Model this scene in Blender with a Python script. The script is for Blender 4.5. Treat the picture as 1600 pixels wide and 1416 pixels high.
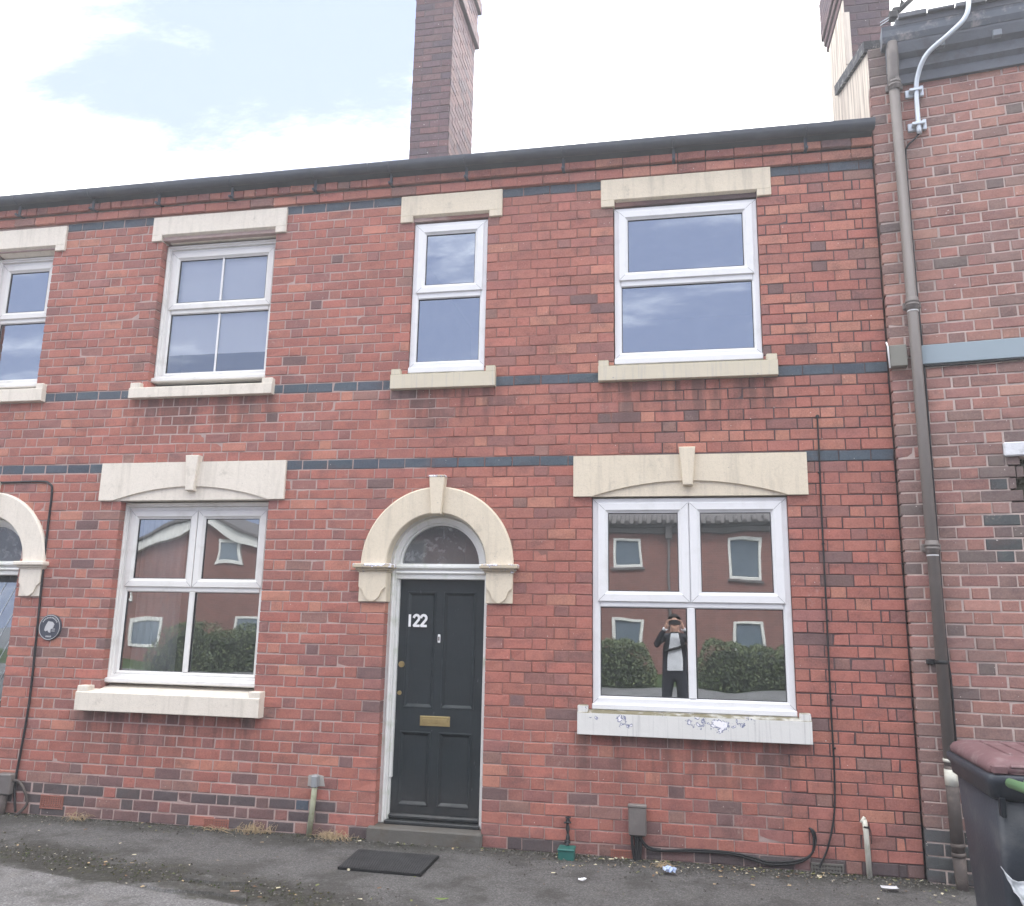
import bpy, math, random
from mathutils import Vector, Matrix
for o in list(bpy.data.objects): bpy.data.objects.remove(o)
sc = bpy.context.scene
COL = sc.collection
# ------------------------------------------------------------------ camera
CAMP = Vector((-1.58875, -6.27521, 1.63300)); YAW, PIT, ROL = 0.193834, 0.197473, 0.019021; FPX = 1289.63
_f = Vector((-math.sin(YAW)*math.cos(PIT), math.cos(YAW)*math.cos(PIT), math.sin(PIT)))
_r = Vector((math.cos(YAW), math.sin(YAW), 0)); _u = _r.cross(_f)
CR = math.cos(ROL)*_r + math.sin(ROL)*_u; CU = -math.sin(ROL)*_r + math.cos(ROL)*_u; CF = _f
cam = bpy.data.cameras.new('camera'); camo = bpy.data.objects.new('camera', cam); COL.objects.link(camo)
cam.sensor_fit = 'HORIZONTAL'; cam.sensor_width = 36; cam.lens = 36*FPX/1600; cam.clip_start = 0.02; cam.clip_end = 2000
m3 = Matrix((CR, CU, -CF)).transposed(); camo.matrix_world = Matrix.Translation(CAMP) @ m3.to_4x4()
sc.camera = camo
# ------------------------------------------------------------------ sun + sky
SUN_EL, SUN_AZ = math.radians(52), math.radians(12)      # azimuth from +Y (behind the houses) towards +X
sl = bpy.data.lights.new('sun', 'SUN'); sl.energy = 2.2; sl.angle = math.radians(14); sl.color = (1.0, .955, .9)
so = bpy.data.objects.new('sun', sl); COL.objects.link(so)
sdir = Vector((math.sin(SUN_AZ)*math.cos(SUN_EL), math.cos(SUN_AZ)*math.cos(SUN_EL), math.sin(SUN_EL)))
so.rotation_euler = sdir.to_track_quat('Z', 'Y').to_euler(); so.location = sdir*30
w = bpy.data.worlds.new('World'); sc.world = w; w.use_nodes = True
nt = w.node_tree; N = nt.nodes; L = nt.links; N.clear()
def wn(t, **k):
    n = N.new(t)
    for a, b in k.items(): setattr(n, a, b)
    return n
def wmath(op, a, b=None, c=None):
    n = wn('ShaderNodeMath', operation=op)
    for i, v in enumerate((a, b, c)):
        if v is None: continue
        if isinstance(v, (int, float)): n.inputs[i].default_value = v
        else: L.new(v, n.inputs[i])
    return n.outputs[0]
sky = wn('ShaderNodeTexSky', sky_type='NISHITA', sun_disc=False, sun_elevation=SUN_EL, sun_rotation=SUN_AZ, air_density=1.0, dust_density=0.6, ozone_density=1.0)
tc = wn('ShaderNodeTexCoord'); sx = wn('ShaderNodeSeparateXYZ'); L.new(tc.outputs['Generated'], sx.inputs[0])
zz = wmath('ADD', wmath('MAXIMUM', sx.outputs[2], 0.0), 0.16)
cx = wn('ShaderNodeCombineXYZ'); L.new(wmath('DIVIDE', sx.outputs[0], zz), cx.inputs[0]); L.new(wmath('DIVIDE', sx.outputs[1], zz), cx.inputs[1])
mp = wn('ShaderNodeMapping'); mp.inputs['Location'].default_value = (3.1, 1.7, 0); mp.inputs['Rotation'].default_value = (0, 0, -.75); mp.inputs['Scale'].default_value = (.55, 1.15, 1); L.new(cx.outputs[0], mp.inputs[0])
n1 = wn('ShaderNodeTexNoise'); n1.inputs['Scale'].default_value = 2.0; n1.inputs['Detail'].default_value = 9; n1.inputs['Roughness'].default_value = .68; L.new(mp.outputs[0], n1.inputs['Vector'])
# an opening in the cloud to the upper left, thinner cloud away from the sun
_o = (CF + CR*((350-800)/FPX) + CU*((708+10)/FPX)).normalized()
def axis_dot(v):
    n = wn('ShaderNodeVectorMath', operation='DOT_PRODUCT'); L.new(tc.outputs['Generated'], n.inputs[0]); n.inputs[1].default_value = v; return n.outputs['Value']
_al = (CR*.86-CU*.51).normalized(); _pe = (CR*.51+CU*.86).normalized()
da = wmath('DIVIDE', wmath('SUBTRACT', axis_dot(_al), _al.dot(_o)), .30); dp_ = wmath('DIVIDE', wmath('SUBTRACT', axis_dot(_pe), _pe.dot(_o)), .17)
dist = wmath('ADD', wmath('SQRT', wmath('ADD', wmath('MULTIPLY', da, da), wmath('MULTIPLY', dp_, dp_))), wmath('MULTIPLY', wmath('LESS_THAN', axis_dot(CF), 0.0), 9.0))
hole = wn('ShaderNodeMapRange', interpolation_type='SMOOTHSTEP'); L.new(dist, hole.inputs[0]); hole.inputs[1].default_value = 2.0; hole.inputs[2].default_value = .3; hole.inputs[3].default_value = 0; hole.inputs[4].default_value = .55
side = wn('ShaderNodeMapRange', interpolation_type='SMOOTHSTEP'); L.new(wmath('ADD', sx.outputs[1], wmath('MULTIPLY', sx.outputs[2], .9)), side.inputs[0]); side.inputs[1].default_value = -.50; side.inputs[2].default_value = .25; side.inputs[3].default_value = -.34; side.inputs[4].default_value = .20
n2 = wn('ShaderNodeTexNoise'); n2.inputs['Scale'].default_value = 6.5; n2.inputs['Detail'].default_value = 8; n2.inputs['Roughness'].default_value = .6; n2.inputs['Distortion'].default_value = .6; L.new(mp.outputs[0], n2.inputs['Vector'])
dens = wmath('SUBTRACT', wmath('ADD', wmath('ADD', n1.outputs['Fac'], wmath('MULTIPLY', wmath('SUBTRACT', n2.outputs['Fac'], .5), .45)), side.outputs[0]), hole.outputs[0])
cm = wn('ShaderNodeMapRange', interpolation_type='SMOOTHSTEP'); L.new(dens, cm.inputs[0]); cm.inputs[1].default_value = .16; cm.inputs[2].default_value = .64
mixc = wn('ShaderNodeMix', data_type='RGBA'); L.new(cm.outputs[0], mixc.inputs['Factor'])
sk2 = wn('ShaderNodeMix', data_type='RGBA'); sk2.inputs['Factor'].default_value = .95; L.new(sky.outputs[0], sk2.inputs['A']); sk2.inputs['B'].default_value = (2.2, 2.6, 4.0, 1)
L.new(sk2.outputs['Result'], mixc.inputs['A']); mixc.inputs['B'].default_value = (14.5, 14.6, 14.8, 1)
bg = wn('ShaderNodeBackground'); bg.inputs[1].default_value = .10; L.new(mixc.outputs['Result'], bg.inputs[0])
wo = wn('ShaderNodeOutputWorld'); L.new(bg.outputs[0], wo.inputs[0])
sc.view_settings.view_transform = 'Standard'; sc.view_settings.look = 'None'; sc.view_settings.exposure = 1.56; sc.view_settings.gamma = 1
sc.view_settings.use_curve_mapping = False
try:
    sc.cycles.max_bounces = 6; sc.cycles.transparent_max_bounces = 12; sc.cycles.caustics_reflective = False; sc.cycles.caustics_refractive = False
    sc.cycles.use_denoising = True
except Exception: pass

# ------------------------------------------------------------------ helpers
RNG = random.Random(7)
class MB:
    def __init__(s): s.v = []; s.f = []; s.m = []; s.sm = []
    def face(s, idx, m=0, smooth=False): s.f.append(idx); s.m.append(m); s.sm.append(smooth)
    def quad(s, a, b, c, d, m=0):
        i = len(s.v); s.v += [tuple(a), tuple(b), tuple(c), tuple(d)]; s.face((i, i+1, i+2, i+3), m)
    def box(s, x0, x1, y0, y1, z0, z1, m=0, bev=0.0):
        if x1 < x0: x0, x1 = x1, x0
        if y1 < y0: y0, y1 = y1, y0
        if z1 < z0: z0, z1 = z1, z0
        if bev > 0:
            b = min(bev, (x1-x0)/2.01, (y1-y0)/2.01, (z1-z0)/2.01); i = len(s.v); pts = []
            idx = {}
            for X in (0, 1):
                for Y in (0, 1):
                    for Z in (0, 1):
                        bx = (x0, x1)[X]; by = (y0, y1)[Y]; bz = (z0, z1)[Z]; sx_ = b*(1-2*X); sy_ = b*(1-2*Y); sz_ = b*(1-2*Z)
                        for ax in range(3):
                            p = [bx+sx_, by+sy_, bz+sz_]; p[ax] = (bx, by, bz)[ax]
                            idx[(X, Y, Z, ax)] = len(s.v); s.v.append(tuple(p))
            g = lambda X, Y, Z, a: idx[(X, Y, Z, a)]
            for X in (0, 1):
                q = [g(X,0,0,0), g(X,1,0,0), g(X,1,1,0), g(X,0,1,0)]; s.face(q if X else q[::-1], m)
            for Y in (0, 1):
                q = [g(0,Y,0,1), g(1,Y,0,1), g(1,Y,1,1), g(0,Y,1,1)]; s.face(q[::-1] if Y else q, m)
            for Z in (0, 1):
                q = [g(0,0,Z,2), g(1,0,Z,2), g(1,1,Z,2), g(0,1,Z,2)]; s.face(q if Z else q[::-1], m)
            for A in (0, 1):
                for B in (0, 1):
                    q = [g(A,B,0,0), g(A,B,1,0), g(A,B,1,1), g(A,B,0,1)]; s.face(q if A == B else q[::-1], m)
                    q = [g(A,0,B,0), g(A,1,B,0), g(A,1,B,2), g(A,0,B,2)]; s.face(q[::-1] if A == B else q, m)
                    q = [g(0,A,B,1), g(1,A,B,1), g(1,A,B,2), g(0,A,B,2)]; s.face(q if A == B else q[::-1], m)
                    for C in (0, 1):
                        q = [g(A,B,C,0), g(A,B,C,1), g(A,B,C,2)]; s.face(q if (A+B+C) % 2 else q[::-1], m)
            return
        i = len(s.v)
        s.v += [(x0,y0,z0),(x1,y0,z0),(x1,y1,z0),(x0,y1,z0),(x0,y0,z1),(x1,y0,z1),(x1,y1,z1),(x0,y1,z1)]
        for q in ((0,3,2,1),(4,5,6,7),(0,1,5,4),(1,2,6,5),(2,3,7,6),(3,0,4,7)): s.face(tuple(i+k for k in q), m)
    def prism(s, poly, y0, y1, m=0, bev=0.0):
        """polygon in xz (counter-clockwise seen from -Y) extruded from y0 (front) to y1"""
        n = len(poly); i = len(s.v)
        if bev:
            cx_ = sum(p[0] for p in poly)/n; cz_ = sum(p[1] for p in poly)/n
            ins = []
            for k in range(n):
                a, b, c = Vector(poly[k-1]), Vector(poly[k]), Vector(poly[(k+1) % n])
                d1 = (b-a).normalized(); d2 = (c-b).normalized(); n1_ = Vector((-d1.y, d1.x)); n2_ = Vector((-d2.y, d2.x)); nn = (n1_+n2_)
                nn = nn/max(.3, nn.length_squared)*2*.5*2 if nn.length > 1e-6 else n1_
                ins.append((b.x+nn.x*bev, b.y+nn.y*bev))
            s.v += [(p[0], y0, p[1]) for p in ins]; s.v += [(p[0], y0+bev, p[1]) for p in poly]; s.v += [(p[0], y1, p[1]) for p in poly]
            s.face(tuple(range(i, i+n)), m)
            for r in range(2):
                for k in range(n):
                    k2 = (k+1) % n; a = i+r*n; b = i+(r+1)*n; s.face((a+k, b+k, b+k2, a+k2), m)
            s.face(tuple(range(i+2*n, i+3*n))[::-1], m)
        else:
            s.v += [(p[0], y0, p[1]) for p in poly]; s.v += [(p[0], y1, p[1]) for p in poly]
            s.face(tuple(range(i, i+n)), m); s.face(tuple(range(i+n, i+2*n))[::-1], m)
            for k in range(n):
                k2 = (k+1) % n; s.face((i+k, i+n+k, i+n+k2, i+k2), m)
    def ring(s, x0, x1, z0, z1, prof, m=0, close=False):
        """mitred rectangular ring; prof = [(inset, y), ...] from outside to inside"""
        i = len(s.v); n = len(prof)
        for d, y in prof: s.v += [(x0+d, y, z0+d), (x1-d, y, z0+d), (x1-d, y, z1-d), (x0+d, y, z1-d)]
        for k in range(n-1 if not close else n):
            a = i+4*k; b = i+4*((k+1) % n)
            for e in range(4):
                e2 = (e+1) % 4; s.face((a+e, a+e2, b+e2, b+e), m)
    def tube(s, pts, r, n=8, m=0, caps=True, smooth=True):
        pts = [Vector(p) for p in pts]; rs = r if isinstance(r, (list, tuple)) else [r]*len(pts); i = len(s.v); up = None
        for k, p in enumerate(pts):
            t = (pts[min(k+1, len(pts)-1)]-pts[max(k-1, 0)]).normalized()
            if up is None:
                up = t.orthogonal().normalized()
            else:
                up = (up - t*up.dot(t)); up = up.normalized() if up.length > 1e-6 else t.orthogonal().normalized()
            sd = t.cross(up)
            for a in range(n):
                an = 2*math.pi*a/n; s.v.append(tuple(p+(up*math.cos(an)+sd*math.sin(an))*rs[k]))
        for k in range(len(pts)-1):
            for a in range(n):
                a2 = (a+1) % n; s.face((i+k*n+a, i+k*n+a2, i+(k+1)*n+a2, i+(k+1)*n+a), m, smooth)
        if caps:
            s.face(tuple(i+a for a in range(n))[::-1], m); e = i+(len(pts)-1)*n; s.face(tuple(e+a for a in range(n)), m)
    def sweep_x(s, prof, x0, x1, m=0, smooth=False):
        """closed profile [(y,z)] swept from x0 to x1"""
        i = len(s.v); n = len(prof); s.v += [(x0, y, z) for y, z in prof]; s.v += [(x1, y, z) for y, z in prof]
        for k in range(n):
            k2 = (k+1) % n; s.face((i+k, i+k2, i+n+k2, i+n+k), m, smooth)
        s.face(tuple(range(i, i+n))[::-1], m); s.face(tuple(range(i+n, i+2*n)), m)
    def mesh(s, name, mats):
        me = bpy.data.meshes.new(name); me.from_pydata(s.v, [], s.f)
        for mt in (mats if isinstance(mats, (list, tuple)) else [mats]): me.materials.append(mt)
        me.polygons.foreach_set('material_index', s.m); me.polygons.foreach_set('use_smooth', s.sm); me.update(); return me
    def build(s, name, mats, parent=None, fixn=False):
        me = s.mesh(name, mats)
        if fixn:
            import bmesh
            b = bmesh.new(); b.from_mesh(me); bmesh.ops.recalc_face_normals(b, faces=b.faces); b.to_mesh(me); b.free()
        o = bpy.data.objects.new(name, me); COL.objects.link(o); o.parent = parent; return o
def smooth_pts(pts, k=6):
    P = [Vector(p) for p in pts]; out = []
    for i in range(len(P)-1):
        a, b, c, d = P[max(i-1, 0)], P[i], P[i+1], P[min(i+2, len(P)-1)]
        for j in range(k):
            t = j/k; out.append(.5*((2*b)+(c-a)*t+(2*a-5*b+4*c-d)*t*t+(3*b-a-3*c+d)*t**3))
    return out+[P[-1]]
def tag(o, label=None, cat=None, group=None, kind=None):
    for k, v in (('label', label), ('category', cat), ('group', group), ('kind', kind)):
        if v: o[k] = v
    return o
def empty(name, loc=(0, 0, 0), rz=0):
    o = bpy.data.objects.new(name, None); COL.objects.link(o); o.location = loc; o.rotation_euler = (0, 0, rz); o.empty_display_size = .1; return o
def pix_area(x0, x1, y, z0, z1):
    d = Vector(((x0+x1)/2, y, (z0+z1)/2))-CAMP; dep = d.dot(CF)
    if dep < .1: return 0
    u = 800+FPX*d.dot(CR)/dep; v = 708-FPX*d.dot(CU)/dep
    if not (0 < u < 1600 and 0 < v < 1416): return 0
    return (x1-x0)*(z1-z0)/dep**2

# ------------------------------------------------------------------ materials
def mat(name):
    m = bpy.data.materials.new(name); m.use_nodes = True; t = m.node_tree; t.nodes.clear(); return m, t
class NT:
    def __init__(s, t): s.t = t
    def n(s, typ, **k):
        n = s.t.nodes.new(typ)
        for a, b in k.items(): setattr(n, a, b)
        return n
    def set(s, inp, v):
        if v is None: return
        if hasattr(v, 'is_output') or isinstance(v, bpy.types.NodeSocket): s.t.links.new(v, inp)
        else:
            if isinstance(v, tuple) and len(v) == 3 and inp.type == 'RGBA': v = (*v, 1)
            inp.default_value = v
    def math(s, op, a, b=None, c=None, clamp=False):
        n = s.n('ShaderNodeMath', operation=op, use_clamp=clamp)
        for i, v in enumerate((a, b, c)): s.set(n.inputs[i], v)
        return n.outputs[0]
    def mix(s, f, a, b, bt='MIX'):
        n = s.n('ShaderNodeMix', data_type='RGBA', blend_type=bt); s.set(n.inputs['Factor'], f); s.set(n.inputs['A'], a); s.set(n.inputs['B'], b); return n.outputs['Result']
    def noise(s, vec, scale, detail=3, rough=.55, out='Fac'):
        n = s.n('ShaderNodeTexNoise'); s.set(n.inputs['Vector'], vec); n.inputs['Scale'].default_value = scale; n.inputs['Detail'].default_value = detail; n.inputs['Roughness'].default_value = rough; return n.outputs[out]
    def ramp(s, f, a, b, lo=0., hi=1.):
        n = s.n('ShaderNodeMapRange', interpolation_type='SMOOTHSTEP'); s.set(n.inputs[0], f); n.inputs[1].default_value = a; n.inputs[2].default_value = b; n.inputs[3].default_value = lo; n.inputs[4].default_value = hi; return n.outputs[0]
    def pos(s): return s.n('ShaderNodeNewGeometry').outputs['Position']
    def xyz(s, v):
        n = s.n('ShaderNodeSeparateXYZ'); s.set(n.inputs[0], v); return n.outputs
    def scalev(s, v, sc_):
        n = s.n('ShaderNodeVectorMath', operation='MULTIPLY'); s.set(n.inputs[0], v); n.inputs[1].default_value = sc_; return n.outputs[0]
    def bump(s, h, dist, strength=1.0):
        n = s.n('ShaderNodeBump'); s.set(n.inputs['Height'], h); n.inputs['Distance'].default_value = dist; n.inputs['Strength'].default_value = strength; return n.outputs[0]
    def out(s, col, rough=.7, spec=.3, metal=0., normal=None):
        p = s.n('ShaderNodeBsdfPrincipled'); s.set(p.inputs['Base Color'], col); s.set(p.inputs['Roughness'], rough); p.inputs['Specular IOR Level'].default_value = spec; p.inputs['Metallic'].default_value = metal
        s.set(p.inputs['Normal'], normal); o = s.n('ShaderNodeOutputMaterial'); s.t.links.new(p.outputs[0], o.inputs[0]); return p
def simple(name, col, rough=.6, spec=.3, var=.12, vs=6., bump=0., bs=60., metal=0., dirt=None, dirt_amt=.0, dirt_scale=3.):
    m, t = mat(name); g = NT(t); P = g.pos()
    n = g.noise(P, vs, 5)
    c = g.mix(n, tuple(k*(1-var) for k in col), tuple(min(1, k*(1+var)) for k in col))
    if dirt:
        d = g.ramp(g.noise(P, dirt_scale, 6, .65), .5, .72, 0, dirt_amt); c = g.mix(d, c, dirt)
    nm = g.bump(g.noise(P, bs, 4), bump) if bump else None
    g.out(c, rough, spec, metal, nm); return m
def brick_mat(name, col, spread=.16, dark=.0, key=''):
    m, t = mat(name); g = NT(t); P = g.pos()
    isl = g.n('ShaderNodeNewGeometry').outputs['Random Per Island']; orr = g.n('ShaderNodeObjectInfo').outputs['Random']
    r = g.math('FRACT', g.math('ADD', isl, orr))
    r2 = g.math('FRACT', g.math('MULTIPLY', r, 7.31))
    c = g.mix(r, tuple(k*(1-spread) for k in col), tuple(k*(1+spread) for k in col))
    c = g.mix(g.math('MULTIPLY', r2, .5), c, (col[0]*.92, col[1]*1.22, col[2]*1.10))
    big = g.noise(P, 1.3, 5, .65); c = g.mix(g.ramp(big, .42, .70, 0, .42), c, (col[0]*.60, col[1]*.70, col[2]*.76))
    soot = g.noise(g.scalev(P, (4.5, 4.5, 7.0)), 1, 5, .6); c = g.mix(g.ramp(soot, .48, .72, 0, .62), c, (.105, .065, .062))
    f1 = g.noise(P, 17, 6, .72); c = g.mix(g.ramp(f1, .42, .72, 0, .55), c, (col[0]*.55, col[1]*.62, col[2]*.68))
    f2 = g.noise(P, 75, 4, .75); c = g.mix(g.ramp(f2, .35, .75, 0, .5), c, (min(1, col[0]*1.35), col[1]*1.6, col[2]*1.6))
    pit = g.ramp(g.noise(P, 110, 2, .6), .66, .74, 0, .6); c = g.mix(pit, c, (col[0]*.35, col[1]*.4, col[2]*.45))
    if key == 'a':
        # grime washed down the wall below the sills
        x_, y_, z_ = g.xyz(P); run = g.ramp(g.noise(g.scalev(P, (9, 9, 1.1)), 1, 5, .6), .40, .62); tot = None
        for sx0, sx1, sz in ((-2.29, -.67, .83), (-2.13, -.78, 3.46), (-3.84, -2.96, 3.46), (-6.39, -4.77, .84), (-6.25, -4.89, 3.46)):
            q = g.math('MULTIPLY', g.math('MULTIPLY', g.ramp(x_, sx0-.12, sx0+.05), g.ramp(x_, sx1+.12, sx1-.05)), g.math('MULTIPLY', g.ramp(z_, sz-.55, sz-.05), g.math('LESS_THAN', z_, sz+.01)))
            tot = q if tot is None else g.math('MAXIMUM', tot, q)
        c = g.mix(g.math('MULTIPLY', g.math('MULTIPLY', tot, run), .6), c, (.075, .055, .05))
    # pale lime blooms and paint flecks
    e = g.math('MULTIPLY', g.ramp(g.noise(P, 2.3, 5, .7), .58, .74), g.ramp(g.noise(P, 35, 4, .7), .45, .7)); c = g.mix(g.math('MULTIPLY', e, .5), c, (.55, .44, .40))
    sp = g.ramp(g.noise(P, 60, 1, .4), .775, .80); c = g.mix(g.math('MULTIPLY', sp, .8), c, (.72, .66, .62))
    h = g.math('ADD', g.math('MULTIPLY', g.noise(P, 70, 5, .7), .6), g.math('MULTIPLY', g.noise(P, 14, 3), .6))
    g.out(c, .82, .22, 0, g.bump(h, .004)); return m
TONES = {}
def tone_set(key, k, pal): TONES[key] = [brick_mat(f'brick {key} {i}', tuple(min(1, c*k) for c in col), key=key) for i, col in enumerate(pal)]
PAL = [(.365,.130,.103), (.43,.170,.126), (.335,.124,.103), (.275,.116,.103), (.180,.098,.094), (.082,.090,.112), (.27,.134,.114), (.10,.072,.074)]
tone_set('a', 1.0, PAL)
PALR = [(.33,.152,.128), (.37,.180,.148), (.30,.146,.128), (.24,.134,.120), (.17,.116,.108), (.082,.078,.080), (.265,.150,.132)]
tone_set('r', 1.0, PALR)
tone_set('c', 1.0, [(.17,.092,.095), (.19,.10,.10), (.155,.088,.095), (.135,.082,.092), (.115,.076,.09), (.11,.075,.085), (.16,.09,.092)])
def mortar_main():
    m, t = mat('mortar terrace'); g = NT(t); P = g.pos(); x, y, z = g.xyz(P)
    nz = g.math('MULTIPLY', g.math('SUBTRACT', g.noise(P, 2.2, 3), .5), 1.2); xx = g.math('ADD', x, nz)
    light, red, darkc = (.60, .47, .42), (.24, .125, .105), (.10, .07, .072)
    nn = g.noise(P, 20, 4); light_c = g.mix(nn, (.33, .235, .215), (.48, .37, .34))
    dk = g.ramp(xx, -2.1, -1.5); c = g.mix(dk, red, darkc)
    low = g.math('MULTIPLY', g.ramp(g.math('ADD', z, g.math('MULTIPLY', nz, .3)), 1.05, .85), g.ramp(xx, -.75, -.95)); c = g.mix(g.math('MULTIPLY', low, .8), c, light_c)
    lf = g.ramp(xx, -3.35, -3.6); c = g.mix(lf, c, light_c)
    g.out(c, .9, .15, 0, g.bump(g.noise(P, 90, 4), .004)); return m
M_MORT = mortar_main()
M_MORT_R = simple('mortar right', (.50, .405, .37), .9, .15, .25, 5, .003, 90, dirt=(.16, .14, .13), dirt_amt=.7, dirt_scale=2.)
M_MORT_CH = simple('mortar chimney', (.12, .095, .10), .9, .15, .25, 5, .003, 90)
def stone_mat(name, col, dirtc=(.30,.27,.22), amt=.35, drip=True):
    m, t = mat(name); g = NT(t); P = g.pos()
    c = g.mix(g.noise(P, 3, 4), tuple(k*.93 for k in col), tuple(min(1, k*1.05) for k in col))
    st = g.noise(g.scalev(P, (16, 16, 1.6)), 1, 6, .65); c = g.mix(g.ramp(st, .46, .74, 0, amt*.75 if drip else 0), c, dirtc)
    ck = g.noise(P, 24, 6, .7); c = g.mix(g.math('MULTIPLY', g.ramp(ck, .490, .5), g.ramp(ck, .510, .5)), c, tuple(k*.72 for k in col))
    d = g.ramp(g.noise(P, 7, 6, .7), .58, .76, 0, amt); c = g.mix(d, c, dirtc)
    sp = g.ramp(g.noise(P, 45, 2, .5), .72, .76, 0, .5); c = g.mix(sp, c, (.2, .19, .18))
    g.out(c, .62, .3, 0, g.bump(g.noise(P, 40, 5, .65), .002)); return m
M_CREAM = stone_mat('cream painted stone', (.66, .58, .455), amt=.5)
M_PALE = stone_mat('pale painted stone', (.70, .64, .555), amt=.40)
def peel_mat(name, base, under, thr, topm=True, sc_n=9, zlo=None):
    m, t = mat(name); g = NT(t); P = g.pos()
    c = g.mix(g.noise(P, 4, 4), tuple(k*.88 for k in base), base)
    st = g.noise(g.scalev(P, (60, 8, 2.5)), 1, 4, .6); c = g.mix(g.ramp(st, .5, .72, 0, .38), c, (.36, .35, .35))
    n = g.noise(P, sc_n, 7, .66)
    if zlo: n = g.math('ADD', n, g.ramp(g.xyz(P)[2], zlo[0], zlo[1], -.09, .03))
    c = g.mix(g.ramp(n, thr+.05, thr+.06), c, (.84, .82, .86)); edge = g.math('MULTIPLY', g.ramp(n, thr+.026, thr+.036), g.ramp(n, thr+.057, thr+.047)); c = g.mix(g.math('MULTIPLY', edge, .9), c, under)
    if topm:
        nz = g.xyz(g.n('ShaderNodeNewGeometry').outputs['True Normal'])[2]
        mo = g.math('MULTIPLY', g.ramp(nz, .5, .8), g.ramp(g.noise(P, 12, 5), .3, .55, .35, .95)); c = g.mix(mo, c, (.15, .13, .07))
    g.out(c, .6, .3, 0, g.bump(n, .004)); return m
M_PEEL = peel_mat('peeling white sill', (.70, .69, .66), (.08, .10, .22), .56, True, 5.5, (.80, .95))
M_IMPOST = peel_mat('peeling cream impost', (.55, .47, .35), (.07, .09, .22), .47, False, 14, (2.0, 2.035))
M_CREAMSILL = peel_mat('cream sill', (.60, .54, .42), (.09, .11, .25), .70)
M_PVC = simple('white window plastic', (.72, .72, .73), .35, .45, .03, 3, dirt=(.45, .45, .42), dirt_amt=.25, dirt_scale=5)
M_PVC2 = simple('off white window plastic', (.70, .69, .67), .4, .4, .04, 3, dirt=(.40, .38, .33), dirt_amt=.35, dirt_scale=5)
M_GASK = simple('black gasket', (.025, .025, .028), .6)
M_WPAINT = simple('flaking white timber paint', (.68, .68, .66), .5, .35, .05, 5, .002, 40, dirt=(.36, .42, .28), dirt_amt=.5, dirt_scale=7)
def door_mat_():
    m, t = mat('dark green black door paint'); g = NT(t); P = g.pos()
    c = g.mix(g.noise(P, 5, 6, .7), (.005, .010, .013), (.016, .025, .030)); sc_ = g.ramp(g.noise(g.scalev(P, (40, 40, 8)), 1, 5, .7), .66, .74, 0, .6); c = g.mix(sc_, c, (.25, .25, .25))
    du = g.ramp(g.xyz(P)[2], .55, .15, 0, .35); c = g.mix(g.math('MULTIPLY', du, g.noise(P, 12, 5)), c, (.12, .10, .09))
    g.out(c, g.ramp(g.noise(P, 9, 5, .7), .3, .7, .30, .6), .45, 0, g.bump(g.noise(g.scalev(P, (90, 90, 12)), 1, 4), .0012)); return m
M_DOOR = door_mat_()
M_BRASS = simple('tarnished brass', (.42, .33, .16), .42, .5, .25, 20, metal=.85)
M_WHITE = simple('white enamel', (.82, .82, .82), .4)
M_GUT = simple('black gutter plastic', (.070, .078, .096), .6, .3, .3, 5, dirt=(.12, .13, .12), dirt_amt=.35)
M_SLATE = simple('grey roof slate', (.085, .09, .105), .6, .4, .3, 7, .004, 25)
M_LEAD = simple('weathered fascia', (.115, .125, .145), .8, .2, .35, 4, .004, 20, dirt=(.055, .05, .05), dirt_amt=.6, dirt_scale=4)
M_BEAM = simple('grey blue painted beam', (.27, .33, .37), .5, .4, .05, 4)
M_PIPE = simple('brown grey downpipe', (.165, .145, .135), .5, .4, .12, 4, dirt=(.28, .26, .24), dirt_amt=.25)
M_PIPED = simple('grimy old drain', (.085, .072, .068), .85, .15, .3, 9, .002, 40, dirt=(.20, .165, .14), dirt_amt=.5, dirt_scale=9)
M_GALV = simple('galvanised steel', (.55, .60, .65), .45, .5, .1, 9, metal=.35)
M_CABLE = simple('black cable', (.02, .02, .022), .5)
M_BOX = simple('brown grey plastic box', (.135, .12, .115), .5, .35, .15, 4, dirt=(.3, .27, .24), dirt_amt=.4)
M_TERRA = simple('terracotta vent', (.26, .11, .085), .85, .2, .25, 12, .002, 60)
M_BLACK = simple('dark void', (.008, .008, .009), .9, .1)
M_STEP = simple('grey stone step', (.115, .108, .098), .85, .2, .25, 5, .004, 35, dirt=(.10, .075, .05), dirt_amt=.6, dirt_scale=6)
M_STUBW = simple('dirty white pipe', (.58, .57, .50), .5, .35, .12, 8, dirt=(.28, .27, .18), dirt_amt=.5, dirt_scale=12)
M_STUBG = simple('mossy grey pipe', (.30, .31, .22), .65, .3, .3, 14, dirt=(.12, .15, .05), dirt_amt=.8, dirt_scale=16)
M_GREENBOX = simple('green plastic', (.02, .115, .10), .45, .4, .15, 9)
M_RENDER = None
def render_mat():
    m, t = mat('streaked cream render'); g = NT(t); P = g.pos()
    st = g.noise(g.scalev(P, (20, 20, 1.0)), 1, 6, .65); c = g.mix(g.ramp(st, .4, .7), (.74, .66, .56), (.34, .27, .23)); g.out(c, .85, .2, 0, g.bump(st, .01)); return m
M_RENDER = render_mat()
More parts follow.
